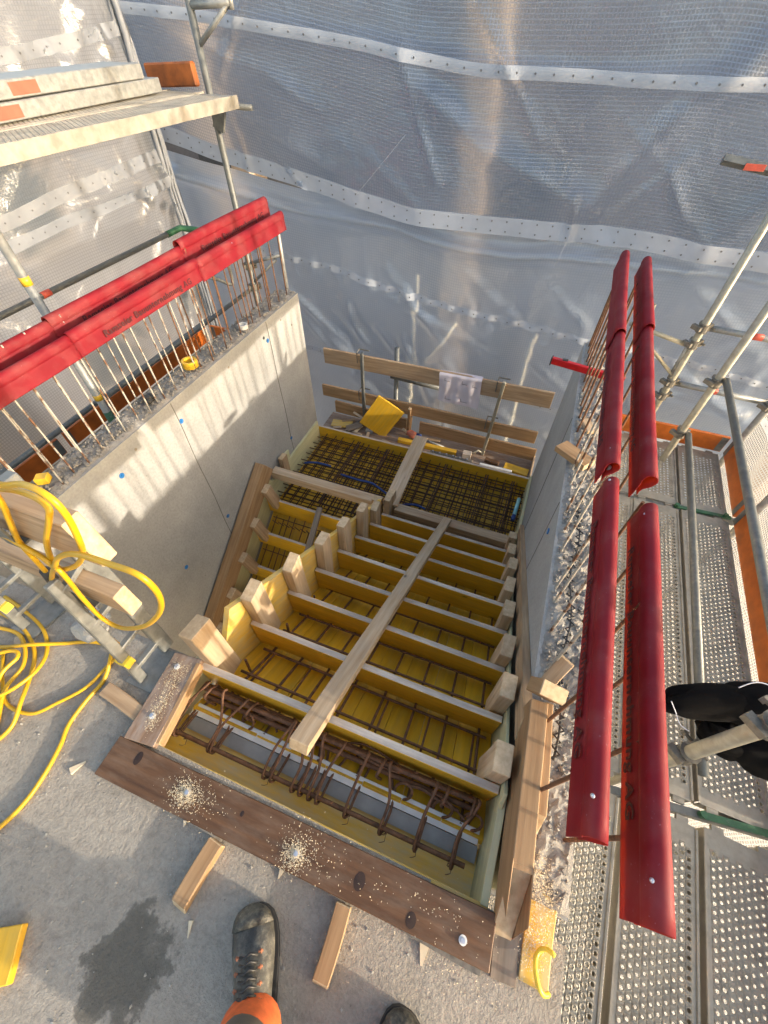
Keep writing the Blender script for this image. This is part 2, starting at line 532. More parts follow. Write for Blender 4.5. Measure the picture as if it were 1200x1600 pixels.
def base_of(p):
    v = Vector((0, 0, 0))
    while p is not None:
        v += p.location; p = p.parent
    return v

def put(o, parent):
    """parent empties/meshes used here are never rotated: keep the world place"""
    w = o.location.copy()
    o.parent = parent
    o.location = w - base_of(parent)

def build(mb, name, mats, parent=None, smooth=False, origin=None):
    """mb in world coordinates; origin moved to its centre so that object coordinates stay small"""
    me = mb.mesh(name, smooth)
    if origin is None:
        n = max(1, len(mb.v))
        origin = Vector((sum(v[0] for v in mb.v) / n, sum(v[1] for v in mb.v) / n, min(v[2] for v in mb.v)))
    origin = Vector(origin)
    me.transform(Matrix.Translation(-origin))
    fix_normals(me)
    return link(name, me, mats, parent, origin)

def tag(o, label, cat, group=None):
    o['label'] = label; o['category'] = cat
    if group: o['group'] = group
    return o

def thing(name, label, cat, loc, group=None):
    o = bpy.data.objects.new(name, None)
    COL.objects.link(o)
    o.empty_display_size = 0.1
    o.location = loc
    return tag(o, label, cat, group)

def frame(p0, p1, up=(0, 0, 1)):
    p0 = Vector(p0); p1 = Vector(p1)
    x = (p1 - p0).normalized()
    up = Vector(up)
    y = up.cross(x)
    if y.length < 1e-5:
        y = Vector((0, 1, 0)).cross(x)
    y.normalize()
    z = x.cross(y)
    return Matrix(((x.x, y.x, z.x), (x.y, y.y, z.y), (x.z, y.z, z.z))).to_quaternion(), (p1 - p0).length

def plank(name, p0, p1, w, h, mat, parent=None, up=(0, 0, 1), bev=0.0025, edge=None, warp=0.0015, cut0=0.0, cut1=0.0, seg=6, ends=True):
    """board from p0 to p1 (centre line), w across, h along up. Local X is its length, so grain runs along it."""
    q, L = frame(p0, p1, up)
    mid = (Vector(p0) + Vector(p1)) / 2
    bm = bmesh.new()
    rings = []
    ph = random.random() * 10
    for k in range(seg + 1):
        t = k / seg
        x = -L / 2 + L * t
        wy = math.sin(ph + t * 4) * warp; wz = math.cos(ph * 1.7 + t * 3) * warp
        ring = []
        for sy, sz in ((-1, -1), (1, -1), (1, 1), (-1, 1)):
            xx = x
            if k == 0: xx += cut0 * (sz * .5)
            if k == seg: xx += cut1 * (sz * .5)
            ring.append(bm.verts.new((xx, sy * w / 2 + wy, sz * h / 2 + wz)))
        rings.append(ring)
    for a, b in zip(rings[:-1], rings[1:]):
        for j in range(4):
            bm.faces.new((a[j], a[(j + 1) % 4], b[(j + 1) % 4], b[j]))
    bm.faces.new(rings[0][::-1]); bm.faces.new(rings[-1])
    bmesh.ops.recalc_face_normals(bm, faces=bm.faces)
    if bev > 0:
        es = [e for e in bm.edges if e.calc_face_angle(0) > 0.8]
        bmesh.ops.bevel(bm, geom=es, offset=min(bev, w * .2, h * .2), segments=1, affect='EDGES', clamp_overlap=True)
    bm.normal_update()
    for f in bm.faces:
        n = f.normal
        if edge and abs(n.z) > 0.8: f.material_index = 1
        elif ends and abs(n.x) > 0.6: f.material_index = 1 if edge else 1
    me = bpy.data.meshes.new(name)
    bm.to_mesh(me); bm.free()
    o = link(name, me, [mat, edge or ('pine_end' if mat in ('pine', 'pine_new', 'orange_pine') else mat)])
    o.rotation_mode = 'QUATERNION'
    o.rotation_quaternion = q
    o.location = mid
    if parent is not None:
        put(o, parent)
    return o

_unit = {}
def unit_bar(n=7):
    if n not in _unit:
        mb = MB(); mb.tube([(0, 0, -.5), (0, 0, .5)], 1.0, n)
        me = mb.mesh('bar', True)
        for p in me.polygons:
            if abs(p.normal.z) > .9: p.use_smooth = False
        _unit[n] = me
    return _unit[n]
_ub = {}
def bar(name, p0, p1, r, mat, parent, n=7):
    key = (mat, n)
    if key not in _ub:
        me = unit_bar(n).copy(); me.materials.append(M[mat]); _ub[key] = me
    p0 = Vector(p0); p1 = Vector(p1); d = p1 - p0
    o = bpy.data.objects.new(name, _ub[key]); COL.objects.link(o)
    o.rotation_mode = 'QUATERNION'
    o.rotation_quaternion = d.to_track_quat('Z', 'Y')
    o.scale = (r, r, d.length)
    o.location = (p0 + p1) / 2
    if parent is not None: put(o, parent)
    return o

def smooth_path(pts, sub=8):
    pts = [Vector(p) for p in pts]
    out = []
    for i in range(len(pts) - 1):
        p0 = pts[max(i - 1, 0)]; p1 = pts[i]; p2 = pts[i + 1]; p3 = pts[min(i + 2, len(pts) - 1)]
        for k in range(sub):
            t = k / sub
            out.append(0.5 * ((2 * p1) + (p2 - p0) * t + (2 * p0 - 5 * p1 + 4 * p2 - p3) * t * t + (3 * p1 - p0 - 3 * p2 + p3) * t ** 3))
    out.append(pts[-1])
    return out

# ------------------------------------------------------------------ large structure
def structure(o):
    o['kind'] = 'structure'; return o
mb = MB()
mb.box((-0.89, -3.5, -0.125), (2.82, 7.0, 0.25))
mb.box((-1.494, 0.145, -0.125), (1.128, 0.29, 0.25))
structure(build(mb, 'concrete_slab', 'floor', origin=(0, 0, 0)))
mb = MB(); mb.box((-0.89, 0, -3.3), (2.3, 7, 0.2))
structure(build(mb, 'lower_floor', 'floor', origin=(0, 0, -3.3)))
mb = MB(); mb.box((0, 0, -9.5), (400, 400, 0.2))
structure(build(mb, 'ground', 'earth_plain', origin=(0, 0, -9.5)))

def rough_top(x0, x1, y0, y1, zb, amp, seed, parent, edge_clear=0.0):
    nx = 14; ny = int((y1 - y0) / 0.014)
    mb = MB()
    for j in range(ny + 1):
        for i in range(nx + 1):
            x = x0 + (x1 - x0) * i / nx; y = y0 + (y1 - y0) * j / ny
            e = min(i, nx - i) / nx
            ex = 0.0
            if i == 0: ex = -abs(noise.noise((y * 25, seed, 3))) * 0.014
            if i == nx: ex = abs(noise.noise((y * 25, seed, 9))) * 0.014
            p = Vector((x * 1.0, y, seed * 3.1))
            h = noise.fractal(p * 11, 0.7, 2.2, 4) * 0.6 + noise.noise(p * 38) * 0.4
            c = noise.cell(p * 52) * 0.22 + noise.cell(p * 31 + Vector((5, 2, 1))) * 0.2
            z = zb + amp * (0.45 + 0.6 * h + 0.6 * c) * min(1, e * 6 + 0.25)
            mb.v.append((x + ex + noise.noise(p * 45) * 0.005, y + noise.noise(p * 41 + Vector((9, 9, 9))) * 0.005, z))
    for j in range(ny):
        for i in range(nx):
            a = j * (nx + 1) + i
            mb.face((a, a + 1, a + nx + 2, a + nx + 1))
    return build(mb, 'broken_top', 'broken', parent, False)

def gravel(x0, x1, y0, y1, z, n, seed, parent):
    rnd = random.Random(seed); mb = MB()
    for _ in range(n):
        c = Vector((rnd.uniform(x0, x1), rnd.uniform(y0, y1), z + rnd.uniform(.002, .022)))
        r = rnd.choice((.003, .004, .005, .006, .008, .010)); q = Quaternion((rnd.gauss(0, 1), rnd.gauss(0, 1), rnd.gauss(0, 1), rnd.gauss(0, 1))).normalized()
        i = mb.add([c + q @ Vector((sx * r * rnd.uniform(.5, 1), sy * r * rnd.uniform(.4, .9), sz * r * rnd.uniform(.3, .8))) for sx in (-1, 1) for sy in (-1, 1) for sz in (-1, 1)])
        for f in ((0, 1, 3, 2), (4, 6, 7, 5), (0, 4, 5, 1), (2, 3, 7, 6), (0, 2, 6, 4), (1, 5, 7, 3)): mb.face([i + k for k in f])
    o = build(mb, 'loose_aggregate', 'broken', parent); o['kind'] = 'stuff'

# left wall of the stairwell
WL = -2.06
lw = thing('concrete_wall', 'pale concrete stairwell wall with a striped band of sunlight and blue plugs', 'wall', (WL - 0.1, 1.6, -3.2))
mb = MB(); mb.box((WL - 0.1, 0.14, -1.61), (0.2, 6.28, 3.22)); build(mb, 'wall_body', 'wall', lw, origin=(WL, 0, 0))
rough_top(WL - 0.198, WL - 0.012, -0.6, 3.272, -0.004, 0.032, 1.7, lw)
gravel(WL - .19, WL - .02, -.3, 3.26, 0, 2600, 1, lw)
for y in (1.59, 2.742):
    mb = MB()
    mb.tube([(WL + 0.0005, y + 0.004 * math.sin(z * 9), -z) for z in [k * 0.1 + .01 for k in range(30)]], 0.0032, 5)
    build(mb, 'joint_ridge', 'joint', lw)
for y, z in ((1.065, -.161), (1.608, -.162), (2.713, -.152), (1.632, -1.193), (1.076, -1.185), (2.741, -1.208)):
    mb = MB()
    mb.tube([(WL + 0.0005, y, z), (WL + 0.005, y, z)], 0.017, 14)
    mb.tube([(WL + 0.005, y, z), (WL + 0.009, y, z)], 0.008, 10)
    build(mb, 'form_plug', 'blue', lw)
for y, z in ((2.672, -.11), (2.187, -.096), (1.227, -.092), (3.1, -.2), (2.95, -.09)):
    mb = MB(); mb.disc((WL + 0.0008, y, z), (1, 0, 0), 0.013 if y == 2.672 else 0.009, 0.0012, 12)
    build(mb, 'tie_hole', 'dark' if y == 2.672 else 'grey_wood', lw)

def starter(x, y, z0, z1, r, mat, parent, lean=0.012):
    dx = random.uniform(-lean, lean) * .5; dy = random.uniform(-lean, lean)
    bar('starter_bar', (x, y, z0), (x + dx, y + dy, z1), r, mat, parent, 7)
y = 0.36; k = 0
random.seed(11)
while y < 3.24:
    far = y > 2.25
    starter(WL - 0.042 + random.uniform(-.012, .012), y, -0.02, 0.585, 0.0050 if not far else 0.0046, 'rebar_splat' if y < 1.95 else ('rebar_some' if y < 2.15 else 'rebar'), lw)
    y += random.choice((0.085, 0.11, 0.12, 0.05, 0.13))
y = 0.45
while y < 3.2:
    starter(WL - 0.175, y, -0.02, 0.63, 0.0046, 'rebar_splat' if y < 1.9 else 'rebar', lw)
    y += random.choice((0.13, 0.16, 0.19))

# right wall of the stairwell
WR = 0.34
rw = thing('concrete_wall', 'grey concrete stairwell wall with rough broken top beside the perforated scaffold decks', 'wall', (WR + 0.09, 1.7, -3.2))
mb = MB(); mb.box((WR + 0.09, 1.675, -1.61), (0.18, 3.25, 3.22)); build(mb, 'wall_body', 'wall', rw, origin=(WR, 0, 0))
rough_top(WR + 0.014, WR + 0.179, 0.06, 3.297, -0.004, 0.034, 4.2, rw)
gravel(WR + .022, WR + .172, .07, 3.28, -.004, 2400, 2, rw)
for y in (1.62, 2.35):
    mb = MB(); mb.tube([(WR - 0.0005, y, -.01), (WR - 0.0005, y, -2.8)], 0.003, 5); build(mb, 'joint_ridge', 'joint', rw)
for y, z in ((1.55, -.17), (1.62, -1.2)):
    mb = MB(); mb.tube([(WR - 0.0005, y, z), (WR - 0.006, y, z)], 0.017, 14); build(mb, 'form_plug', 'blue', rw)
random.seed(5)
for y in (0.30, 0.50, 0.705, 0.88, 1.02, 1.10, 1.30, 1.42, 1.55, 1.74, 1.86, 2.02, 2.20, 2.33, 2.46, 2.62, 2.74, 2.88, 3.0, 3.12, 3.22):
    starter(0.372, y, -0.02, 0.55, 0.0058, 'rebar_splat' if .6 < y < 2.0 else 'rebar', rw)
for y in (0.23, 0.42, 0.6, 0.78, 0.98, 1.2, 1.45, 1.7, 1.9, 2.1, 2.3, 2.5, 2.7, 2.9, 3.1, 3.22):
    starter(0.495, y, -0.02, 0.51, 0.006, 'rebar', rw)
# black zig-zag joint strip lying in the broken concrete
mb = MB()
pts = []
for k in range(60):
    yy = 0.42 + k * 0.02
    pts.append((0.425 + 0.014 * (1 if k % 2 else -1) + 0.01 * math.sin(k * .3), yy, 0.045 + 0.008 * math.sin(k * 1.3)))
mb.tube(pts, 0.0045, 5)
mb.tube([(0.425 + 0.01 * math.sin(k * .3), 0.42 + k * 0.02, 0.046) for k in range(60)], 0.004, 5)
tag(build(mb, 'spacer_strip', 'dark'), 'black zigzag plastic spacer strip lying in the broken concrete of the right wall', 'spacer')

# ------------------------------------------------------------------ red caps over the starter bars
TXT = {}
FS, FC = math.sin(R(5.4)), math.cos(R(5.4))
def lettering(parent, length, x, y_mid, z, face, size=0.046):
    key = (round(length, 2), size)
    if key not in TXT:
        cu = bpy.data.curves.new('lettering', 'FONT')
        cu.body = 'Ramseier Bauunternehmung AG'
        cu.size = size
        cu.align_x = 'CENTER'; cu.align_y = 'CENTER'
        cu.extrude = 0.0002
        cu.offset = 0.0011
        cu.resolution_u = 2
        cu.space_character = 1.1
        to = bpy.data.objects.new('tmp', cu); COL.objects.link(to)
        bpy.context.view_layer.update()
        me = bpy.data.meshes.new_from_object(to.evaluated_get(bpy.context.evaluated_depsgraph_get()))
        bpy.data.objects.remove(to)
        xs = [v.co.x for v in me.vertices]
        me.transform(Matrix.Diagonal((length / (max(xs) - min(xs)), 1, 1, 1)))
        me.materials.clear()
        me.materials.append(M['red_ink'])
        TXT[key] = me
    o = bpy.data.objects.new('lettering', TXT[key]); COL.objects.link(o)
    o.rotation_mode = 'QUATERNION'
    if face > 0:   # faces +X: reads towards +Y
        m = Matrix(((0, -FS, FC), (1, 0, 0), (0, FC, FS)))
    else:          # faces -X: reads towards -Y
        m = Matrix(((0, FS, -FC), (-1, 0, 0), (0, FC, FS)))
    o.rotation_quaternion = m.to_quaternion()
    o.location = (x, y_mid, z)
    o['kind'] = 'stuff'
    put(o, parent)

def red_cap(x, z, y0, y1, face, label, group, txt=None, tilt=0.0, rivet=None, s=1.0):
    """inverted bulb profile; face = +1/-1 is the side of the long printed flange"""
    r = 0.0215 * s
    prof = [(0.007, 0.0), (0.0055, 0.006)]
    prof += [(0.0055 - 0.0055 * k / 4, 0.006 + 0.058 * k / 4) for k in range(1, 5)]
    prof += [(-0.0012, 0.068), (0.0016, 0.0715), (0.0018, 0.078), (0.0008, 0.086)]
    for k in range(1, 13):
        a = math.pi * k / 12 * 1.12
        prof.append((-r + r * math.cos(a), 0.09 + r * math.sin(a) * 1.05))
    lx, lz = prof[-1]
    prof += [(lx + 0.010, lz - 0.018), (-0.018, 0.050), (-0.013, 0.036), (-0.013, 0.02)]
    th = 0.0028
    # offset inwards for thickness
    P = [Vector((p[0], p[1])) for p in prof]
    inner = []
    for i, p in enumerate(P):
        t = (P[min(i + 1, len(P) - 1)] - P[max(i - 1, 0)]).normalized()
        nrm = Vector((-t.y, t.x))
        inner.append(p + nrm * th)
    loop = P + inner[::-1]
    ny = 24
    mb = MB()
    rings = []
    for k in range(ny + 1):
        t = k / ny; yy = y0 + (y1 - y0) * t
        wob = 0.0012 * math.sin(yy * 5.1 + z * 20) + tilt * (t - .5)
        wz = 0.003 * math.sin(yy * 3.3 + x * 9)
        rings.append([(x + face * p.x * s + wob, yy, z + p.y * s + wz) for p in loop])
    mb.loft(rings, True)
    root = thing('bar_protector', label, 'protector', (x, (y0 + y1) / 2, z), group)
    o = build(mb, 'profile', 'red', root, True)
    if txt:
        lettering(root, txt[1] - txt[0], x + face * (0.0066 + abs(tilt) * .5) * s, (txt[0] + txt[1]) / 2, z + 0.034 * s, face)
    for ry in (rivet or []):
        mb = MB(); c = Vector((x - face * 0.006, ry, z + 0.107)); d = Vector((face * .6, 0, 1))
        mb.disc(c, d, 0.0045, 0.004, 10)
        build(mb, 'rivet', 'bolt', root, True)
    return root
GL = 'red caps on the starter bars of the left wall'
GR = 'red caps on the starter bars of the right wall'
red_cap(-2.088, 0.487, 0.25, 1.262, 1, 'red plastic bar protector cut by the left picture edge, front row of the left wall', GL)
red_cap(-2.084, 0.489, 1.252, 2.235, 1, 'red plastic bar protector with clear black lettering, front row middle of the left wall', GL, (1.42, 2.12), tilt=0.004, s=1.05)
red_cap(-2.082, 0.478, 2.225, 3.285, 1, 'red plastic bar protector without lettering at the far end of the left wall front row', GL, tilt=-0.004, s=1.08, rivet=[2.6])
red_cap(-2.228, 0.515, 0.25, 1.30, 1, 'red plastic bar protector cut by the left picture edge, back row of the left wall', GL)
red_cap(-2.226, 0.525, 1.285, 2.30, 1, 'red plastic bar protector half hidden behind the lettered one, back row of the left wall', GL, (1.45, 2.15), s=1.05)
red_cap(-2.222, 0.545, 2.28, 3.30, 1, 'red sunlit plastic bar protector with faint lettering, far end of the left wall back row', GL, (2.45, 3.2), s=1.12, tilt=0.01)
red_cap(0.357, 0.47, 0.17, 1.205, -1, 'red plastic bar protector nearest the camera on the inner row of the right wall', GR, (0.32, 1.05), tilt=-0.004, rivet=[0.24, 1.19])
red_cap(0.354, 0.478, 1.265, 2.28, -1, 'red plastic bar protector with an open round end, inner row middle of the right wall', GR, (1.45, 2.15), s=1.02, tilt=0.005, rivet=[1.35])
red_cap(0.352, 0.487, 2.25, 3.32, -1, 'red plastic bar protector farthest away on the inner row of the right wall', GR, s=1.08, tilt=0.006)
red_cap(0.487, 0.425, 0.08, 1.165, -1, 'red plastic bar protector nearest the camera on the outer row of the right wall', GR, (0.25, 1.02), s=1.06, rivet=[0.15, 1.12])
red_cap(0.487, 0.45, 1.27, 2.45, -1, 'red plastic bar protector with curled open end, outer row middle of the right wall', GR, (1.5, 2.25), s=1.06, tilt=0.012, rivet=[1.37])
red_cap(0.492, 0.462, 2.40, 3.34, -1, 'red plastic bar protector farthest away on the outer row of the right wall', GR, s=1.1, tilt=0.004)

# ------------------------------------------------------------------ upper flight of formwork (goes down and away)
XL, XR = -0.86, 0.29
GO, RI, Y1 = 0.272, 0.182, 0.268
def nose(y): return -(y - Y1) * RI / GO
sl = Vector((0, GO, -RI)).normalized()
nsl = Vector((0, RI, GO)).normalized()
fw = thing('stair_formwork', 'yellow stair formwork with eight riser boards stepping down away from the camera', 'formwork', (-0.28, 0.3, -0.6))
random.seed(21)
for i in range(8):
    y = Y1 + GO * i + 0.0135; z = -RI * i
    jit = random.uniform(-.006, .006)
    plank('riser_board', (XL + 0.004, y + jit, z - 0.098), (XR - 0.004, y - jit, z - 0.098 + random.uniform(-.004, .004)), 0.027, 0.196, 'yellow_ply', fw, edge='ply_edge', bev=0.0012)
for i in range(8):
    y = Y1 + GO * i + 0.03; z = -RI * i
    hgt = random.uniform(.22, .27)
    for x0, x1 in ((XL + 0.003, XL + 0.058), (XR - 0.056, XR - 0.003)):
        if x0 > 0: hgt = random.uniform(.12, .16)
        if i > 5 and x0 < 0: hgt = .16
        xm = (x0 + x1) / 2; ym = y + 0.047 + random.uniform(-.004, .004)
        plank('upright_block', (xm, ym, z - 0.19), (xm + random.uniform(-.006, .006), ym + random.uniform(-.02, .02), z + hgt), 0.055, 0.094, 'pine_new', fw, up=(0, 1, 0), bev=0.0025, cut1=random.uniform(-.03, .03))
# side boards of the flight
def slope_board(name, x, y0, y1, off, w, t, mat, parent, edge=None):
    c = off - w / 2 / nsl.z * 1.0
    a = Vector((x, y0, nose(y0) + off)) - nsl * (w / 2)
    b = Vector((x, y1, nose(y1) + off)) - nsl * (w / 2)
    return plank(name, a, b, t, w, mat, parent, up=nsl, edge=edge, bev=0.0015, seg=10)
slope_board('side_board', XL - 0.0135, 0.50, 2.20, 0.195, 0.42, 0.027, 'yellow_old', fw, 'yellow_old')
slope_board('side_board', XR + 0.008, 0.27, 2.30, 0.06, 0.30, 0.012, 'pale_ply', fw)
slope_board('stringer_batten', XR + 0.0325, 0.50, 2.45, 0.25, 0.10, 0.033, 'pine', fw)
# sloping soffit of yellow boards
nb = 8
for k in range(nb):
    x0 = XL + (XR - XL) * k / nb; x1 = XL + (XR - XL) * (k + 1) / nb
    xm = (x0 + x1) / 2
    off = -0.235 + random.uniform(-.002, .002)
    a = Vector((xm, 0.15, nose(0.15) + off)); b = Vector((xm, 2.36, nose(2.36) + off))
    plank('soffit_board', a, b, x1 - x0 - 0.0016, 0.026, 'yellow_ply', fw, up=nsl, bev=0.0008)

# reinforcement mat of the upper flight
mat1 = thing('reinforcement_mat', 'rusty steel bar grid lying on the yellow boards between the upper risers', 'rebar mat', (-0.28, 0.3, -0.4))
for k in range(8):
    x = XL + 0.10 + k * (XR - XL - 0.16) / 7
    a = Vector((x, 0.22, nose(0.22) - 0.185)); b = Vector((x, 2.35, nose(2.35) - 0.185))
    bar('mat_bar', a, b, 0.0062, 'rebar', mat1, 6)
yy = 0.36
while yy < 2.3:
    z = nose(yy) - 0.174
    bar('mat_bar', (XL + 0.06, yy, z), (XR - 0.03, yy + random.uniform(-.008, .008), z), 0.0062, 'rebar', mat1, 6)
    yy += 0.145
for x, y in ((XL + 0.085, 0.38), (XL + 0.10, 0.64), (XL + 0.09, 0.90)):
    bar('bent_end', (x, y, nose(y) - 0.19), (x + .01, y + .005, nose(y) - 0.06), 0.0062, 'rebar', mat1, 6)

# bearing pit at the near end
pit = thing('bearing_formwork', 'shallow yellow formwork trough with grey and white foam strip beside the brown plank', 'formwork', (-0.28, 0.08, -0.3))
plank('trough_board', (-0.90, 0.035, -0.205), (0.31, 0.035, -0.205), 0.19, 0.026, 'yellow_old', pit, bev=0.001)
plank('front_board', (-0.93, -0.006, -0.10), (0.31, -0.006, -0.10), 0.018, 0.20, 'yellow_old', pit, bev=0.001)
plank('side_board', (-0.915, 0.0, -0.115), (-0.885, 0.30, -0.115), 0.024, 0.20, 'pale_ply', pit, bev=0.001)
plank('side_board', (0.300, 0.0, -0.115), (0.300, 0.30, -0.115), 0.022, 0.24, 'pale_ply', pit, bev=0.001)
q = Quaternion((1, 0, 0), R(-32))
mb = MB(); mb.box((-0.285, 0.112, -0.178), (1.13, 0.048, 0.016), Quaternion((1, 0, 0), R(14))); build(mb, 'foam_strip', 'foam_grey', pit)
mb = MB(); mb.box((-0.285, 0.158, -0.162), (1.12, 0.042, 0.022), Quaternion((1, 0, 0), R(10))); build(mb, 'foam_strip', 'foam_white', pit)

# rebar cage in the trough
cage = thing('rebar_cage', 'rusty tied stirrup cage lying over the grey foam strip beside the brown plank', 'rebar cage', (-0.28, 0.15, -0.18))
bar('main_bar', (-0.885, 0.060, -0.115), (0.245, 0.068, -0.125), 0.0078, 'rebar', cage, 8)
for (ya, za, yb, zb, r) in ((.222, -.075, .240, -.083, .0085), (.205, -.115, .222, -.12, .0095), (.212, -.15, .225, -.155, .0085), (.240, -.11, .25, -.12, .0085)):
    bar('main_bar', (-0.83, ya, za), (0.25, yb, zb), r, 'rebar', cage, 8)
xs = []
for x in (-0.86, -0.70, -0.47, -0.36, -0.295, -0.16, -0.035, 0.085, 0.205):
    xs += [x, x + random.choice((.012, .02, .03))]
    if random.random() < .4: xs.pop()
for x in xs:
    sx = random.uniform(-.05, .05); zt = random.uniform(-.06, -.045)
    mb = MB()
    pts = [(x + sx, 0.245, zt - .012), (x + sx, 0.225, zt), (x, 0.14, -0.085), (x - .004, 0.062, -0.105), (x, 0.047, -0.118), (x + .006, 0.062, -0.138), (x + .012, 0.14, -0.155), (x + sx + .012, 0.22, -0.165)]
    mb.tube(smooth_path(pts, 4), 0.0050, 6)
    build(mb, 'stirrup', 'rebar', cage, True)
for x in (-0.80, -0.62, -0.42, -0.10, 0.13, 0.22):
    mb = MB()
    pts = [(x + .012, .195, -.16), (x, .19, -.09), (x + .004, .20, -.055), (x + .012, .245, -.075), (x + .008, .25, -.15)]
    mb.tube(smooth_path(pts, 5), .0055, 6); build(mb, 'hoop', 'rebar', cage, True)
for x in (-0.62, -0.33, 0.0, 0.14, 0.24):
    mb = MB()
    pts = [(x + 0.03 * math.cos(a), 0.185 + 0.02 * math.sin(a), -0.12 + 0.045 * math.sin(a + .5)) for a in [k * 2 * math.pi / 14 for k in range(14)]]
    mb.tube(pts, 0.005, 6, closed=True)
    build(mb, 'loop', 'rebar', cage, True)
for k in range(8):
    x = random.uniform(-.82, .10); L = random.uniform(.10, .26); y0 = random.uniform(.19, .25); z0 = random.uniform(-.15, -.075)
    pts = [(x, y0, z0), (x + L * .3, y0 + random.uniform(-.02, .02), z0 + random.uniform(-.015, .03)), (x + L * .7, y0 + random.uniform(-.025, .025), z0 + random.uniform(-.02, .03)), (x + L, min(.255, y0 + random.uniform(-.04, .03)), z0 + random.uniform(-.03, .02))]
    mb = MB(); mb.tube(smooth_path(pts, 4), random.choice((.004, .005, .006)), 6); build(mb, 'bent_bar', 'rebar', cage, True)
for x in (-0.80, -0.455, -0.15, 0.085, 0.20, -0.02):
    mb = MB()
    pts = [(x + .008 * math.cos(k * 1.3), 0.055 + .008 * math.sin(k * 1.7) - (k > 9) * .012 * (k - 9), -0.118 + .007 * math.cos(k * 2.1)) for k in range(13)]
    mb.tube(pts, 0.0012, 4)
    build(mb, 'tie_wire', 'rebar', cage, True)
for k in range(6):
    x = XL + 0.12 + k * 0.19
    bar('connector_bar', (x, 0.17, -0.15), (x, 0.50, nose(0.5) - 0.18), 0.005, 'rebar', cage, 6)

# ------------------------------------------------------------------ landing formwork
ZL = -1.456
ld = thing('landing_formwork', 'yellow landing formwork with pale edge boards and squared timber beams between the walls', 'formwork', (-0.86, 2.8, -1.8))
for k in range(12):
    x0 = -2.03 + 2.36 * k / 12
    plank('soffit_board', (x0 + 0.098, 2.26, ZL - 0.20), (x0 + 0.098, 3.26, ZL - 0.20), 0.1945, 0.026, 'yellow_ply', ld, bev=0.0008)
plank('edge_board', (-2.05, 3.268, ZL - 0.085), (0.33, 3.268, ZL - 0.085), 0.027, 0.21, 'yellow_ply', ld, edge='ply_edge', bev=0.001)
plank('edge_board', (-2.045, 2.16, ZL - 0.06), (-2.045, 3.25, ZL - 0.06), 0.024, 0.30, 'pale_ply', ld, bev=0.001)
plank('edge_board', (-2.043, 2.45, ZL + 0.15), (-2.043, 2.62, ZL + 0.13), 0.02, 0.12, 'pale_ply', ld, bev=0.001)
plank('edge_board', (0.325, 2.42, ZL - 0.06), (0.325, 3.25, ZL - 0.06), 0.022, 0.28, 'pale_ply', ld, bev=0.001)
plank('cross_beam', (-2.03, 2.315, -1.292), (-0.905, 2.315, -1.292), 0.088, 0.085, 'pine_new', ld)
plank('cross_beam', (-0.765, 2.30, -1.298), (0.285, 2.29, -1.298), 0.088, 0.085, 'pine', ld)
plank('post_block', (-0.925, 2.25, -1.62), (-0.925, 2.25, -1.16), 0.085, 0.06, 'pine', ld, up=(0, 1, 0))
plank('post_block', (-0.81, 2.31, -1.62), (-0.815, 2.33, -1.12), 0.05, 0.085, 'pine', ld, up=(0, 1, 0))
plank('post_block', (-2.01, 2.47, -1.50), (-2.01, 2.47, -1.21), 0.05, 0.09, 'pine', ld, up=(0, 1, 0))
# reinforcement of the landing: two layers
mat2 = thing('reinforcement_mat', 'dense double layer of rusty bars filling the landing formwork', 'rebar mat', (-0.86, 2.8, -1.65))
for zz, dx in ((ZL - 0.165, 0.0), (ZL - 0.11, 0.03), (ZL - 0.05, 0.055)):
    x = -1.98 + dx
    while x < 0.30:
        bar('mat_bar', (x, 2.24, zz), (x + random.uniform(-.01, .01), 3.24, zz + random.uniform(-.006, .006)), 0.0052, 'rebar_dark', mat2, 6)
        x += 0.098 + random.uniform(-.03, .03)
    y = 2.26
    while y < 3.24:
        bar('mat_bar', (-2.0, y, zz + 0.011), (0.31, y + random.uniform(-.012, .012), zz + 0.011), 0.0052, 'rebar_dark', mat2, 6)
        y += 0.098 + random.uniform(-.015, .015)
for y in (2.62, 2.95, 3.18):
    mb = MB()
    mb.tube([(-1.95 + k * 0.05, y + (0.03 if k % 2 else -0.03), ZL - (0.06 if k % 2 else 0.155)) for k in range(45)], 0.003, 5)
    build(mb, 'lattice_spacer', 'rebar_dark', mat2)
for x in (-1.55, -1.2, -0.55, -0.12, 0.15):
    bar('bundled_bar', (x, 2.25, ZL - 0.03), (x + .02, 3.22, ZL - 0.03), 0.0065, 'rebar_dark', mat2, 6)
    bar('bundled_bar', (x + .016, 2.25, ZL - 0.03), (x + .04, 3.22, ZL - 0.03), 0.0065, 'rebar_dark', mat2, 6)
def blue_pipe(pts, label):
    mb = MB(); mb.tube(smooth_path(pts, 6), 0.011, 8)
    tag(build(mb, 'blue_conduit', 'blue_dark', None, True), label, 'conduit', 'blue conduits on the landing bars')
blue_pipe([(-1.93, 2.70, ZL - .02), (-1.80, 2.74, ZL - .012), (-1.65, 2.76, ZL - .03)], 'short blue conduit on the landing bars near the left wall')
blue_pipe([(-1.50, 2.68, ZL - .02), (-1.30, 2.66, ZL - .008), (-1.15, 2.67, ZL - .012), (-1.0, 2.62, ZL - .03), (-0.88, 2.58, ZL - .04)], 'long blue conduit on the landing bars left of the lying board')
blue_pipe([(-0.78, 2.52, ZL - .03), (-0.66, 2.56, ZL - .02), (-0.55, 2.55, ZL - .03)], 'small blue conduit on the landing bars right of the lying board')
mb = MB(); mb.tube([(0.262, 2.78, ZL - .03), (0.27, 2.98, ZL + .0)], 0.018, 10)
bt = thing('plastic_bottle', 'small clear bottle with blue cap lying on the landing bars by the right wall', 'bottle', (0.266, 2.88, ZL - .05))
build(mb, 'bottle_body', 'cyan', bt, True)
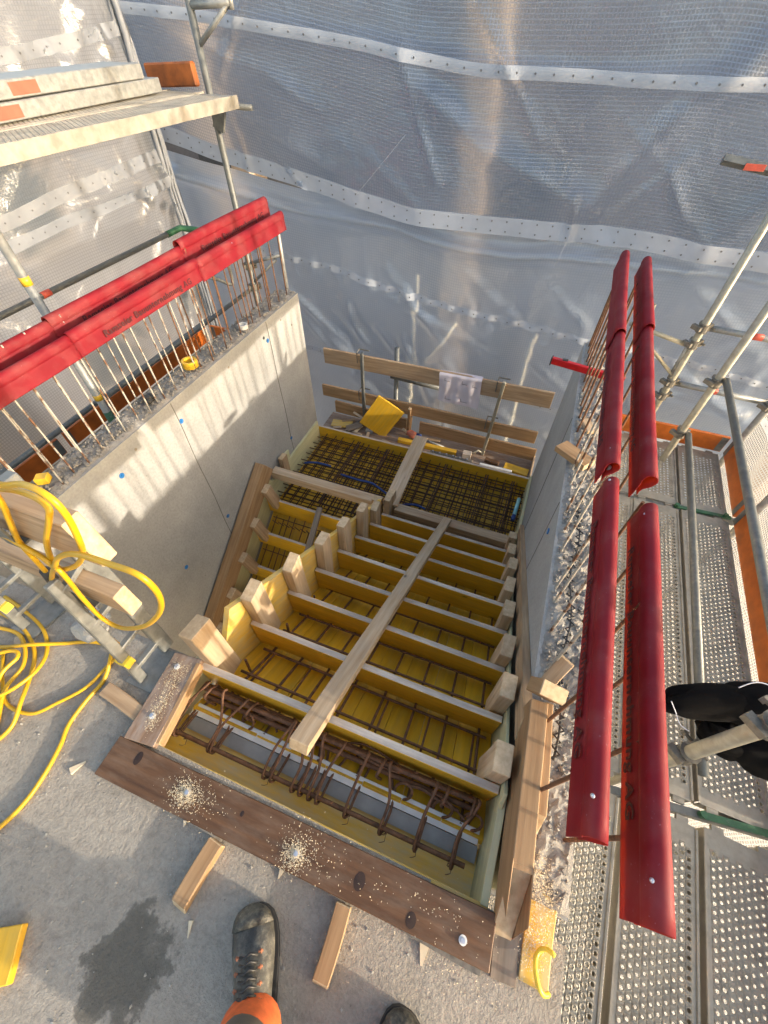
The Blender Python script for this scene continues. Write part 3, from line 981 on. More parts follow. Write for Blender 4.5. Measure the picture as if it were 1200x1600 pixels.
mb = MB(); mb.tube([(0.2595, 2.72, ZL - .037), (0.262, 2.78, ZL - .03)], 0.0195, 10); build(mb, 'bottle_cap', 'blue_dark', bt, True)

# board lying over the landing, and the long batten over the risers
tag(plank('lying_board', (-0.815, 2.285, -1.238), (-0.83, 3.26, -1.24), 0.135, 0.024, 'pine_new'), 'pale board lying lengthwise across the landing onto the far edge board', 'board')
bz = 0.002
q0 = Vector((-0.345, 0.150, 0.048)); q1 = Vector((-0.285, 2.28, nose(2.28) + 0.135))
q0.z = nose(0.16) + 0.055
tag(plank('long_batten', q0, q1, 0.068, 0.042, 'pine_new', up=nsl, seg=10), 'long pale batten lying down the middle of the stair over all riser boards', 'batten')

# ------------------------------------------------------------------ lower flight (comes down back towards the camera)
lf = thing('stair_formwork', 'dim lower flight of stair formwork beside the pale sunlit left wall', 'formwork', (-1.5, 1.4, -2.6))
def nose2(y): return ZL - (2.135 - y) * RI / GO
sl2n = Vector((0, -RI, GO)).normalized()
for i in range(5):
    y = 2.135 - GO * i; z = ZL - RI * i
    plank('riser_board', (-2.035, y - 0.013, z - 0.095), (-0.93, y - 0.013, z - 0.095), 0.027, 0.19, 'yellow_ply', lf, edge='ply_edge', bev=0.001)
    ym = y - 0.075
    plank('upright_block', (-1.925, ym + .05, z - 0.06), (-1.925, ym - .03, z + 0.26), 0.055, 0.095, 'pine', lf, up=(0, 1, 0))
def slope2(name, x, y0, y1, off, w, t, mat, edge=None):
    a = Vector((x, y0, nose2(y0) + off)) - sl2n * (w / 2); b = Vector((x, y1, nose2(y1) + off)) - sl2n * (w / 2)
    return plank(name, a, b, t, w, mat, lf, up=sl2n, edge=edge, bev=0.0015, seg=8)
slope2('stringer_board', -1.998, 0.75, 2.13, 0.46, 0.18, 0.09, 'orange_pine')
slope2('side_board', -2.046, 0.75, 2.13, 0.30, 0.42, 0.02, 'pale_ply')
slope2('side_board', -0.93, 0.75, 2.10, 0.10, 0.40, 0.024, 'yellow_old')
for k in range(6):
    x = -2.02 + 0.09 + k * 0.18
    a = Vector((x, 0.75, nose2(.75) - 0.235)); b = Vector((x, 2.24, nose2(2.24) - 0.235))
    plank('soffit_board', a, b, 0.1785, 0.026, 'yellow_ply', lf, up=sl2n, bev=0.0008)
mat3 = thing('reinforcement_mat', 'rusty bars running down the lower flight in the shade by the left wall', 'rebar mat', (-1.5, 1.5, -2.2))
for k in range(14):
    x = -1.95 + k * 0.075 + random.uniform(-.015, .015)
    y1 = 2.10 + random.uniform(-.08, .1)
    bar('mat_bar', (x, 0.85, nose2(.85) - 0.185), (x + random.uniform(-.02, .02), y1, nose2(y1) - 0.17), 0.005, 'rebar', mat3, 6)
for k in range(9):
    y = 0.95 + k * 0.14
    bar('mat_bar', (-1.98, y, nose2(y) - 0.174), (-0.97, y, nose2(y) - 0.174), 0.005, 'rebar', mat3, 6)
for k in range(9):
    x = -1.9 + k * 0.06
    y = 2.02
    bar('bent_end', (x, y, nose2(y) - 0.17), (x + .01, y - .07, nose2(y) - 0.02), 0.005, 'rebar', mat3, 6)
tag(plank('spreader_batten', (-1.47, 2.16, -1.42), (-1.43, 1.76, -1.60), 0.052, 0.03, 'grey_wood'), 'short weathered batten resting across two risers of the lower flight', 'batten')

# ------------------------------------------------------------------ timber at the right edge of the stair
bm_ = thing('edge_beam', 'squared warm timber along the right side of the stair with a sloping sawn end', 'beam', (0.35, 0.3, 0.0))
plank('beam', (0.352, 0.035, 0.085), (0.332, 0.545, 0.085), 0.055, 0.16, 'orange_pine', bm_, cut0=0.16, seg=8)
plank('beam', (0.388, 0.215, 0.072), (0.372, 0.56, 0.072), 0.026, 0.13, 'orange_pine', bm_, cut0=0.06)
plank('cross_block', (0.335, 0.60, 0.13), (0.362, 0.565, 0.215), 0.09, 0.05, 'orange_pine', bm_, up=(0, 1, 0))
tag(plank('prop_stick', (0.355, 0.62, 0.065), (0.41, 0.72, 0.15), 0.05, 0.04, 'pine'), 'short timber stub leaning over the broken wall top beside the edge beam', 'timber stub')
tag(plank('dark_board', (0.374, -0.125, 0.002), (0.36, 0.10, 0.002), 0.066, 0.006, 'grey_wood'), 'weathered dark board under the sloping end of the edge beam', 'board')
bpy.data.objects['dark_board'].location.z = 0.0035
tag(plank('yellow_board', (0.452, 0.085, 0.006), (0.446, -0.105, 0.006), 0.074, 0.009, 'yellow_old'), 'short yellow board covered with sawdust at the slab edge by the scaffold deck', 'board')
mb = MB()
pts = [(0.468 + 0.028 * math.cos(a), -0.065 + 0.042 * math.sin(a), 0.03 + .012 * math.sin(a * 2)) for a in [R(60 + k * 240 / 16) for k in range(17)]]
mb.tube(pts, 0.006, 8)
tag(build(mb, 'plastic_hook', 'yellow_plastic', None, True), 'bright yellow open plastic ring lying on the yellow board', 'ring')

# ------------------------------------------------------------------ planks at the near end, lying on the slab
bp = thing('brown_plank', 'long dark brown plank with bolts and sawdust across the front of the stair', 'plank', (-0.3, -0.075, 0))
plank('plank_body', (-0.945, -0.082, 0.0155), (0.332, -0.062, 0.0155), 0.118, 0.03, 'brown_plank', bp, seg=10, warp=0.0004)
def bolt(x, y, z, parent):
    mb = MB(); mb.tube([(x, y, z), (x, y, z + .0025)], 0.011, 14); w = build(mb, 'washer', 'white', parent)
    mb = MB(); mb.tube([(x, y, z + .0025), (x, y, z + .009)], 0.0065, 6); build(mb, 'bolt_head', 'bolt', parent)
for x, y in ((-0.63, -0.075), (-0.24, -0.085), (0.255, -0.085)):
    bolt(x, y, 0.0308, bp)
def knot(x, y, z, rx, ry, parent, mat='dark_knot'):
    mb = MB(); n = 14
    i = mb.add([(x + rx * math.cos(2 * math.pi * k / n), y + ry * math.sin(2 * math.pi * k / n), z) for k in range(n)])
    j = mb.add([(x, y, z + 0.0007)])
    for k in range(n): mb.face((i + k, i + (k + 1) % n, j))
    build(mb, 'knot', mat, parent)
M['dark_knot'] = plain('dark_knot', (0.030, 0.013, 0.007), 0.6, sc=40, var=0.5)
for x, y, rx, ry in ((-0.84, -0.055, .012, .02), (-0.045, -0.075, .016, .022), (0.115, -0.098, .014, .018), (-0.44, -0.06, .006, .008)):
    knot(x, y, 0.0312, rx, ry, bp)
sp = thing('side_plank', 'short brown plank with bolts and pale shavings at the left end of the stair front', 'plank', (-0.88, 0.12, 0))
plank('plank_body', (-0.872, -0.018, 0.0155), (-0.905, 0.285, 0.0155), 0.115, 0.03, 'brown_light', sp)
plank('plank_body', (-0.815, 0.0, 0.006), (-0.848, 0.275, 0.006), 0.018, 0.05, 'orange_pine', sp)
for x, y in ((-0.885, 0.065), (-0.915, 0.235)):
    bolt(x, y, 0.0308, sp)
tag(plank('wood_stick', (-0.492, -0.302, 0.021), (-0.473, -0.144, 0.021), 0.047, 0.04, 'orange_pine', cut0=.015), 'short sawn stick under the brown plank left of the boot', 'stick', 'sticks under the brown plank')
tag(plank('wood_stick', (-0.062, -0.293, 0.021), (-0.066, -0.134, 0.021), 0.044, 0.038, 'orange_pine', cut0=.01), 'short sawn stick under the brown plank right of the boot', 'stick', 'sticks under the brown plank')
tag(plank('wood_block', (-1.115, 0.078, 0.014), (-0.935, 0.055, 0.014), 0.05, 0.027, 'pine'), 'small flat offcut pointing at the side plank beside the yellow hose', 'offcut')
def wedge(x, y, L, w, ang, label):
    q = Quaternion((0, 0, 1), R(ang)); mb = MB()
    P = [(0, -w / 2, 0), (0, w / 2, 0), (L, w * .1, 0), (L, -w * .1, 0), (0, -w / 2, .008), (0, w / 2, .008), (L, w * .1, .002), (L, -w * .1, .002)]
    i = mb.add([q @ Vector(p) + Vector((x, y, 0.0008)) for p in P])
    for f in ((0, 3, 2, 1), (4, 5, 6, 7), (0, 1, 5, 4), (2, 3, 7, 6), (1, 2, 6, 5), (3, 0, 4, 7)): mb.face([i + k for k in f])
    tag(build(mb, 'wood_wedge', 'chip'), label, 'wedge', 'pale wooden wedges on the slab')
wedge(0.165, -0.122, 0.05, 0.03, -85, 'pale wooden wedge under the brown plank near its bolted right end')
wedge(-0.265, -0.133, 0.022, 0.014, -95, 'tiny pale wedge under the brown plank just above the boot')
wedge(-0.60, -0.138, 0.016, 0.013, -80, 'tiny pale wedge under the brown plank below the left sawdust heap')
wedge(-0.445, -0.315, 0.034, 0.011, -70, 'small pale wood splinter between the left stick and the boot')
wedge(-1.035, -0.165, 0.045, 0.022, 60, 'pale wood chip beside the yellow hose left of the brown plank')
tag(plank('yellow_offcut', (-0.90, -0.50, 0.0145), (-0.845, -0.60, 0.0145), 0.10, 0.027, 'yellow_ply', edge='yellow_ply'), 'yellow panel offcut cut by the left picture edge on the slab', 'offcut')
tag(plank('steel_angle', (0.10, -0.125, 0.006), (0.315, -0.128, 0.006), 0.012, 0.010, 'coupler', bev=0), 'thin dark steel strip under the lower edge of the brown plank', 'steel strip')

# crumbs of concrete and grit on the slab
rnd = random.Random(17); mb = MB()
for _ in range(420):
    c = Vector((rnd.uniform(-1.7, .48), rnd.uniform(-.75, .0) if rnd.random() < .8 else rnd.uniform(-.2, .25), .001))
    if c.y > -.15 and c.x > -1.0: continue
    r = rnd.choice((.0012, .0016, .002, .0026, .004))
    q = Quaternion((rnd.gauss(0, 1), rnd.gauss(0, 1), rnd.gauss(0, 1), rnd.gauss(0, 1))).normalized()
    i = mb.add([c + q @ Vector((sx * r * rnd.uniform(.5, 1), sy * r * rnd.uniform(.4, .9), sz * r * rnd.uniform(.3, .8))) for sx in (-1, 1) for sy in (-1, 1) for sz in (-1, 1)])
    for f in ((0, 1, 3, 2), (4, 6, 7, 5), (0, 4, 5, 1), (2, 3, 7, 6), (0, 2, 6, 4), (1, 5, 7, 3)): mb.face([i + k for k in f])
o = build(mb, 'grit', 'chunk'); o['kind'] = 'stuff'
tag(o, 'grit and small concrete crumbs strewn over the slab', 'grit')

# sawdust and shavings
random.seed(3)
mb = MB()
def shav(cx, cy, z, n, sx, sy, hz=0.004, smin=.0005, smax=.0020, lo=None):
    for _ in range(n):
        x = random.gauss(cx, sx); y = random.gauss(cy, sy)
        zz = z + random.random() * hz
        L = random.uniform(smin, smax); w = random.uniform(.0004, .001); a = random.random() * 6.28; t = random.uniform(-.5, .5)
        d = Vector((math.cos(a), math.sin(a), t)) * L; e = Vector((-math.sin(a), math.cos(a), random.uniform(-.4, .4))) * w
        p = Vector((x, y, zz + .0015))
        i = mb.add([p - d - e, p + d - e, p + d + e, p - d + e]); mb.face((i, i + 1, i + 2, i + 3))
shav(-0.635, -0.080, .031, 900, .022, .018)
shav(-0.60, -0.078, .031, 260, .05, .03)
shav(-0.245, -0.088, .031, 800, .018, .016)
shav(-0.22, -0.07, .031, 260, .05, .035)
for k in range(1000):
    t = random.random()
    cx, cy = -0.868 - 0.035 * t, 0.03 + 0.22 * t
    shav(cx, cy, .031, 1, .012 + .01 * t, .01)
shav(0.2, -0.06, .031, 60, .08, .03)
shav(0.0, -0.06, .031, 70, .12, .03)
shav(0.45, 0.06, .012, 900, .022, .04, .008)
shav(0.44, -0.03, .012, 500, .02, .03, .006)
shav(0.42, 0.12, .03, 500, .02, .03, .01)
shav(0.28, -0.15, .0015, 120, .07, .025, .001)
shav(-0.1, -0.2, .0015, 50, .3, .05, .001)
o = build(mb, 'sawdust', 'shaving'); o['kind'] = 'stuff'
tag(o, 'pale sawdust and wood shavings strewn over the planks and slab', 'sawdust')

# ------------------------------------------------------------------ scaffolds
def perforated(L, W=0.312):
    """steel deck: pressed plate with rows of round holes, folded side flanges; local X across, Y along, top at z=0"""
    mb = MB()
    px, py = 0.0262, 0.030
    nc = int((W - 0.05) / px)
    x0 = -nc * px / 2
    nr = int((L - 0.10) / py)
    y0 = -nr * py / 2
    oct_ = [(math.cos(R(45 * k)), math.sin(R(45 * k))) for k in range(8)]
    sq = [(1, 0), (1, 1), (0, 1), (-1, 1), (-1, 0), (-1, -1), (0, -1), (1, -1)]
    for c in range(nc):
        sh = 0.0 if c % 2 else 0.5 * py
        for r in range(nr - 1):
            cx = x0 + (c + .5) * px; cy = y0 + (r + .5) * py + sh
            big = 0.0068 if c in (0, 1, nc - 2, nc - 1) else 0.0056
            a = mb.add([(cx + s[0] * px / 2, cy + s[1] * py / 2, 0) for s in sq])
            b = mb.add([(cx + o[0] * (big + .0032), cy + o[1] * (big + .0032), 0.0042) for o in oct_])
            d = mb.add([(cx + o[0] * big, cy + o[1] * big, 0.0016) for o in oct_])
            for k in range(8):
                n = (k + 1) % 8
                mb.face((a + k, a + n, b + n, b + k))
                mb.face((b + k, b + n, d + n, d + k))
        # fill at the two ends of the column
        xa, xb = x0 + c * px, x0 + (c + 1) * px
        ya, yb = y0 + sh, y0 + (nr - 1) * py + sh
        for u, v in ((-L / 2, ya), (yb, L / 2)):
            i = mb.add([(xa, u, 0), (xb, u, 0), (xb, v, 0), (xa, v, 0)]); mb.face((i, i + 1, i + 2, i + 3))
    for s in (-1, 1):
        pr = [(s * nc * px / 2, 0), (s * (W / 2 - .012), 0), (s * (W / 2 - .010), .006), (s * (W / 2 - .002), .007), (s * W / 2, .004), (s * W / 2, -.062), (s * (W / 2 - .018), -.066)]
        for (xa, za), (xb, zb) in zip(pr[:-1], pr[1:]):
            i = mb.add([(xa, -L / 2, za), (xb, -L / 2, zb), (xb, L / 2, zb), (xa, L / 2, za)])
            mb.face((i, i + 1, i + 2, i + 3) if s > 0 else (i, i + 3, i + 2, i + 1))
    for s in (-1, 1):
        mb.box((0, s * (L / 2 + .003), -.03), (W - .02, .006, .06))
        for hx in (-W * .3, W * .3):
            mb.box((hx, s * (L / 2 + .018), -.012), (.05, .026, .018))
    me = mb.mesh('deck_plate')
    me.materials.append(M['deck'])
    return me
DECKS = {}
def deck(x, y, z, L, rot, label, group):
    k = round(L, 2)
    if k not in DECKS: DECKS[k] = perforated(L)
    o = bpy.data.objects.new('scaffold_deck', DECKS[k]); COL.objects.link(o)
    o.location = (x, y, z); o.rotation_euler = (0, 0, R(rot))
    return tag(o, label, 'scaffold deck', group)
ZD = -0.8
GD = 'perforated steel decks beside the right wall'
for i, nm in enumerate(('next to the right wall', 'between its two neighbours', 'along the orange toe board')):
    x = (0.85, 1.168, 1.50)[i]
    deck(x + 0.025, 3.07, ZD, 0.72, -1.3, 'short perforated deck at the far end, ' + nm, GD)
    deck(x - 0.005, 1.685, ZD, 1.94, -1.3, 'long perforated deck behind the red caps, ' + nm, GD)
for i, (x, nm) in enumerate(((0.745, 'next to the slab edge'), (1.085, 'in the middle'), (1.42, 'at the right picture edge'))):
    deck(x, -0.36, ZD, 1.94, -3.9, 'perforated deck nearest the camera, ' + nm, GD)
    deck(x, -0.36, ZD - 2.0, 1.94, -3.9, 'perforated deck one level down seen through the gaps, ' + nm, 'decks one level below')
    deck(x + .08, 1.685, ZD - 2.0, 1.94, -1.3, 'perforated deck one level down under the long decks, ' + nm, 'decks one level below')

def coupler(c, parent, ax=(0, 0, 1), name='coupler', s=1.0):
    c = Vector(c); a = Vector(ax).normalized(); u = a.orthogonal().normalized(); w = a.cross(u)
    mb = MB()
    mb.tube([c - a * .026 * s, c + a * .026 * s], .0345 * s, 12)
    mb.tube([c - a * .03 * s, c - a * .026 * s], .039 * s, 12)
    mb.tube([c + a * .026 * s, c + a * .03 * s], .039 * s, 12)
    q, _ = frame(c, c + u)
    mb.box(c + u * .048 * s, (.04 * s, .05 * s, .045 * s), q)
    mb.tube([c + u * .055 * s - w * .05 * s, c + u * .055 * s + w * .06 * s], .008 * s, 6)
    mb.tube([c + u * .055 * s + w * .05 * s, c + u * .055 * s + w * .066 * s], .016 * s, 6)
    mb.box(c - u * .04 * s + w * .02 * s, (.03 * s, .07 * s, .03 * s), q)
    return build(mb, name, 'coupler', parent)

def standard(x, y, z0, z1, label, group, cps=(), name='scaffold_standard', mat='galv_pipe', r=.0255):
    t = thing(name, label, 'scaffold pole', (x, y, z0), group)
    mb = MB(); mb.tube([(x, y, z0), (x, y, z1)], r, 14); build(mb, 'tube', mat, t, True)
    for z in cps: coupler((x, y, z), t)
    return t
GS = 'scaffold poles inside the tarpaulin'
sB = standard(1.25, 3.2, -4.5, 2.6, 'pale scaffold pole carrying both guard pipes at the far right', GS, (-0.07, -0.52))
sA = standard(1.085, 3.52, -4.5, 2.6, 'pale scaffold pole with clamps and a triangular bracket behind the red caps', GS, (0.14, -0.30, 0.02, -0.42))
def pipe(name, p0, p1, r, mat, label, cat, group=None, parent=None, n=12):
    mb = MB(); mb.tube([p0, p1], r, n)
    o = build(mb, name, mat, parent, True)
    if parent is None: tag(o, label, cat, group)
    return o
# bracket of pole A
pipe('bracket_arm', (0.62, 3.52, 0.09), (1.07, 3.52, 0.0), .016, 'galv_pipe', None, None, parent=sA)
pipe('bracket_brace', (0.66, 3.515, 0.07), (1.07, 3.515, -0.24), .013, 'galv_pipe', None, None, parent=sA)
pipe('bracket_stub', (0.72, 3.53, 0.06), (0.715, 3.53, 0.24), .018, 'galv_pipe', None, None, parent=sA)
pipe('bracket_rail', (1.055, 3.515, -0.26), (1.055, 3.515, 0.05), .012, 'galv', None, None, parent=sA)
pipe('socket', (0.97, 3.40, -0.55), (1.05, 3.52, -0.50), .02, 'coupler', None, None, parent=sA)
mb = MB(); mb.tube([(0.70, 3.5, 1.05), (1.1, 3.5, 1.0)], .026, 4); build(mb, 'head_bracket', 'galv_dark', sA)
mb = MB(); mb.box((0.865, 3.468, 1.03), (0.10, 0.004, 0.03)); build(mb, 'red_mark', 'red_tape', sA)
for z, k in ((0.125, 'upper'), (-0.325, 'lower')):
    t = thing('ledger_pipe', '%s horizontal scaffold pipe with red tape clamped to the far right pole' % k, 'scaffold pipe', (1.1, 3.55, z), 'ledgers with red tape')
    mb = MB(); mb.tube([(1.13, 3.555, z + .005), (1.82, 3.56, z - .02)], .021, 12); build(mb, 'tube', 'galv', t, True)
    xr = 1.40 if k == 'upper' else 1.36
    mb = MB(); mb.tube([(xr, 3.557, z - .004), (xr + .075, 3.557, z - .006)], .0225, 12); build(mb, 'tape_band', 'red_tape', t, True)
standard(1.79, 3.50, -4.5, 2.6, 'grey scaffold pole in the far right corner behind the orange toe board', GS, (-0.34,), mat='galv')
standard(1.775, 2.68, -4.5, 2.6, 'grey scaffold pole outside the orange toe board at the right picture edge', GS, (), mat='galv')
standard(1.70, 0.66, -4.5, 2.6, 'grey scaffold pole hidden behind the black jacket', GS, (), mat='galv')
pipe('guard_pipe', (1.292, 3.185, -0.035), (1.275, 0.15, -0.12), .0225, 'galv_dark', 'upper grey guard pipe running along the deck to the right picture edge', 'guard pipe', 'guard pipes')
pipe('guard_pipe', (1.292, 3.175, -0.50), (1.285, 0.80, -0.68), .0225, 'galv_dark', 'lower grey guard pipe close above the perforated decks', 'guard pipe', 'guard pipes')
# cross members carrying the decks
for y, dy, nm in ((2.683, .05, 'behind the red caps'), (0.655, .11, 'below the black jacket')):
    t = thing('deck_transom', 'green and grey steel transom under the deck ends ' + nm, 'transom', (1.2, y, ZD - .1), 'deck transoms')
    mb = MB(); mb.box((1.20, y, ZD - .035), (1.08, .035, .05), Quaternion((0, 0, 1), R(math.degrees(dy / 1.0)))); build(mb, 'beam', 'galv_dark', t)
    mb = MB(); mb.box((1.52, y + dy * .32, ZD - .004), (.36, .03, .012), Quaternion((0, 0, 1), R(math.degrees(dy / 1.0)))); build(mb, 'green_cover', 'green_steel', t)
    for x in (1.0, 1.33, 1.66):
        mb = MB(); mb.tube([(x, y + dy * (x - 1.2), ZD - .05), (x, y + dy * (x - 1.2), ZD + .022)], .016, 8); build(mb, 'pin', 'green_steel' if x > 1.2 else 'galv', t)
def toe(p0, p1, label, group, h=.15):
    t = thing('toe_board', label, 'toe board', ((p0[0] + p1[0]) / 2, (p0[1] + p1[1]) / 2, ZD), group)
    a = Vector(p0); b = Vector(p1)
    plank('board', a + Vector((0, 0, h / 2)), b + Vector((0, 0, h / 2)), .026, h, 'orange', t, bev=.003)
    d = (b - a).normalized()
    for p, s in ((a, 1), (b, -1)):
        c = p + d * s * .03 + Vector((0, 0, h / 2))
        q, _ = frame(a, b)
        mb = MB(); mb.box(c, (.05, .032, h * .9), q); build(mb, 'end_fitting', 'galv_dark', t)
GT = 'orange toe boards of the right scaffold'
toe((1.70, 3.47, ZD + .01), (0.70, 3.47, ZD + .01), 'orange toe board across the far end of the right decks', GT)
toe((1.715, 2.71, ZD + .01), (1.735, 3.45, ZD + .01), 'short orange toe board at the far right corner of the decks', GT)
toe((1.675, 0.73, ZD + .01), (1.712, 2.67, ZD + .01), 'long orange toe board along the right side of the decks', GT)
toe((1.58, -1.2, ZD + .01), (1.67, 0.64, ZD + .01), 'orange toe board at the right picture edge below the jacket', GT)
tag(plank('wood_scrap', (1.075, 2.945, ZD + .017), (1.15, 2.925, ZD + .017), .03, .02, 'pine_new'), 'small pale wood scrap lying on the far perforated deck', 'wood scrap')

# short pipe with the jacket
jp = standard(1.0, .715, -4.5, 2.6, 'pale scaffold pole beside the near red protectors with the black jacket hung on it', GS, (-.27, .19), r=.0262)
# jacket: crumpled cloth bundle hung over the clamp
def cloth_blob(c, ax, rad, seed, folds, parent, name, nu=48, nv=28, amp=.16):
    c = Vector(c); q, _ = frame(c, c + Vector(ax)); mb = MB()
    rings = []
    for i in range(nv + 1):
        t = i / nv; a = math.pi * t
        ring = []
        for j in range(nu):
            b = 2 * math.pi * j / nu
            sx = -math.cos(a); rr = max(.02, math.sin(a)) ** .62
            p = Vector((sx * rad[0], math.cos(b) * rr * rad[1], math.sin(b) * rr * rad[2]))
            n = noise.noise(Vector((sx * 2.2, math.cos(b) * 1.3, math.sin(b) * 1.3)) + Vector((seed, 0, 0)))
            f = math.sin(b * folds + sx * 4 + n * 4) * .45 + n * .9
            p *= 1 + amp * f
            ring.append(c + q @ p)
        rings.append(ring)
    mb.loft(rings)
    return build(mb, name, 'black', parent, True)
jk = thing('black_jacket', 'black jacket with thin silver piping draped over the guard pipe at the right edge', 'jacket', (1.08, .88, -.35))
cloth_blob((1.045, .875, -.075), (.92, .26, .14), (.215, .062, .095), 1.0, 3, jk, 'body', amp=.12)
cloth_blob((1.20, .90, -.03), (.92, .15, .1), (.20, .08, .09), 2.0, 4, jk, 'collar', amp=.12)
cloth_blob((1.21, .80, -.23), (.9, -.25, -.08), (.17, .06, .10), 3.2, 3, jk, 'sleeve')
cloth_blob((1.10, .80, -.21), (.65, -.1, -.5), (.11, .05, .07), 4.4, 3, jk, 'sleeve')
mb = MB(); mb.tube(smooth_path([(.815, .775, -.0), (.842, .752, -.027), (.868, .728, -.055), (.905, .72, -.07)], 6), .0019, 5); build(mb, 'piping', 'silver', jk, True)
mb = MB(); mb.tube(smooth_path([(1.0, .872, .075), (1.04, .90, .09), (1.08, .91, .092), (1.14, .90, .085)], 6), .0019, 5); build(mb, 'piping', 'silver', jk, True)

# left scaffold
lS1 = standard(-2.75, 3.60, -4.5, 2.7, 'dark scaffold pole at the far end of the left scaffold carrying the upper deck', GS, (0.02, -0.17), mat='galv_dark')
lS2 = standard(-2.75, 1.60, -4.5, 1.13, 'scaffold pole with a yellow tape ring behind the left red caps', GS, (), mat='galv')
mb = MB(); mb.tube([(-2.75, 1.60, .60), (-2.75, 1.60, .645)], .0275, 14); build(mb, 'tape_ring', 'yellow_tape', lS2, True)
mb = MB(); mb.tube([(-2.75, 1.60, -.16), (-2.75, 1.60, -.12)], .0275, 14); build(mb, 'tape_ring', 'yellow_tape', lS2, True)
mb = MB(); mb.tube([(-2.75, 1.60, -.48), (-2.75, 1.60, -.26)], .028, 14); build(mb, 'green_sleeve', 'green_steel', lS2, True)
pipe('bracket_arm', (-2.75, 3.60, 1.60), (-2.43, 3.60, 1.61), .022, 'galv', None, None, parent=lS1)
pipe('bracket_brace', (-2.455, 3.598, 1.60), (-2.745, 3.598, 1.42), .016, 'galv', None, None, parent=lS1)
pipe('bracket_end', (-2.43, 3.60, 1.58), (-2.43, 3.60, 1.66), .018, 'galv', None, None, parent=lS1)
mb = MB(); mb.box((-2.70, 3.585, 1.06), (.09, .02, .16), Quaternion((0, 1, 0), R(25))); build(mb, 'gusset', 'galv_dark', lS1)
pipe('deck_arm', (-2.75, 3.585, 1.125), (-2.40, 3.585, 1.125), .018, 'galv_dark', None, None, parent=lS1)
pipe('lower_bracket_arm', (-2.73, 3.6, .045), (-2.37, 3.6, .16), .015, 'galv', None, None, parent=lS1)
pipe('lower_bracket_brace', (-2.73, 3.6, -.12), (-2.44, 3.6, .11), .013, 'galv', None, None, parent=lS1)
pipe('lower_bracket_post', (-2.375, 3.6, -.25), (-2.365, 3.6, .47), .018, 'galv', None, None, parent=lS1)
pipe('ledger_pipe', (-2.79, 1.62, -.20), (-2.79, 3.72, -.20), .019, 'galv_dark', 'dark horizontal pipe behind the rusty bars of the left wall', 'scaffold pipe')
mb = MB(); mb.tube(smooth_path([(-2.78, 2.95, .16), (-2.78, 3.15, .06), (-2.78, 3.30, -.04), (-2.78, 3.345, -.02), (-2.78, 3.35, .15)], 5), .014, 8)
tag(build(mb, 'bent_rail', 'galv_dark', None, True), 'bent grey rail end behind the bars of the left wall', 'rail')
gp = thing('guard_pipe', 'dark guard pipe with green corner piece in front of the left tarpaulin', 'guard pipe', (-3.33, 2.5, .3), 'guard pipes')
mb = MB(); mb.tube([(-3.33, -.6, .3), (-3.33, 3.47, .3)], .021, 12); build(mb, 'tube', 'galv_dark', gp, True)
mb = MB(); mb.tube([(-3.33, 3.30, .3), (-3.33, 3.485, .3), (-3.2, 3.50, .298), (-2.98, 3.52, .29)], .025, 10); build(mb, 'green_corner', 'green_steel', gp, True)
mb = MB(); mb.tube([(-3.33, 1.98, .3), (-3.33, 2.05, .3)], .0225, 12); build(mb, 'tape_band', 'red_tape', gp, True)
pipe('guard_pipe', (-3.28, -.6, -.52), (-3.28, 3.45, -.50), .021, 'galv_dark', 'dark lower guard pipe in front of the left orange toe board', 'guard pipe', 'guard pipes')
GLD = 'perforated steel decks of the left scaffold'
for x, nm in ((-2.60, 'next to the left wall'), (-2.925, 'in the middle row'), (-3.25, 'beside the orange toe board')):
    deck(x, 2.56, ZD, 1.94, 0, 'far lower deck behind the left wall, ' + nm, GLD)
    deck(x, 0.56, ZD, 1.94, 0, 'near lower deck behind the left wall, ' + nm, GLD)
deck(-2.585, 2.46, 1.2, 1.94, -2.2, 'upper galvanised deck with sunlit edge at the top left', GLD)
deck(-2.52, 0.52, 1.2, 1.94, -2.2, 'upper galvanised deck continuing past the left picture edge', GLD)
deck(-2.92, 2.54, 1.2, 1.94, -2.2, 'upper galvanised deck under the two stacked planks', GLD)
GT2 = 'orange toe boards of the left scaffold'
toe((-3.43, -0.4, ZD + .01), (-3.43, 1.50, ZD + .01), 'orange toe board low behind the bars, nearer length at the left', GT2)
toe((-3.43, 1.56, ZD + .01), (-3.43, 3.47, ZD + .01), 'orange toe board low behind the bars, farther length at the left', GT2)
toe((-3.40, 3.53, ZD + .01), (-2.45, 3.53, ZD + .01), 'orange toe board closing the far end of the left lower decks', GT2)
t = thing('toe_board', 'worn rusty orange board standing at the end of the upper left deck', 'toe board', (-2.95, 3.5, 1.205))
plank('board', (-3.18, 3.50, 1.275), (-2.755, 3.50, 1.29), .05, .125, 'orange_old', t, bev=.014)
def steel_plank(x, y0, y1, z, label, dx):
    t = thing('steel_plank', label, 'steel plank', (x, (y0 + y1) / 2, z), 'stacked steel planks')
    L = y1 - y0
    plank('body', (x + dx, y0, z + .037), (x - dx, y1, z + .037), .30, .072, 'galv', t, bev=.004)
    c = Vector((x - dx + .05, y1 + .018, z + .04)); mb = MB()
    mb.tube([c + Vector((0, -.022, -.02)), c + Vector((0, .004, -.025)), c + Vector((0, .008, .015)), c + Vector((0, -.02, .022))], .007, 6); build(mb, 'hook', 'galv_dark', t, True)
    k = 2.0 if z < 1.25 else 2.18
    mb = MB(); mb.box((x + .1512 + dx * (1 - 2 * (k - y0) / L), k, z + .037), (.002, .30, .05)); build(mb, 'red_paint', 'red_tape', t)
steel_plank(-3.02, 1.0, 3.30, 1.21, 'lower of two stacked galvanised planks on the upper left deck', .05)
steel_plank(-3.03, 0.9, 3.18, 1.287, 'upper of two stacked galvanised planks with red paint on the upper left deck', .05)

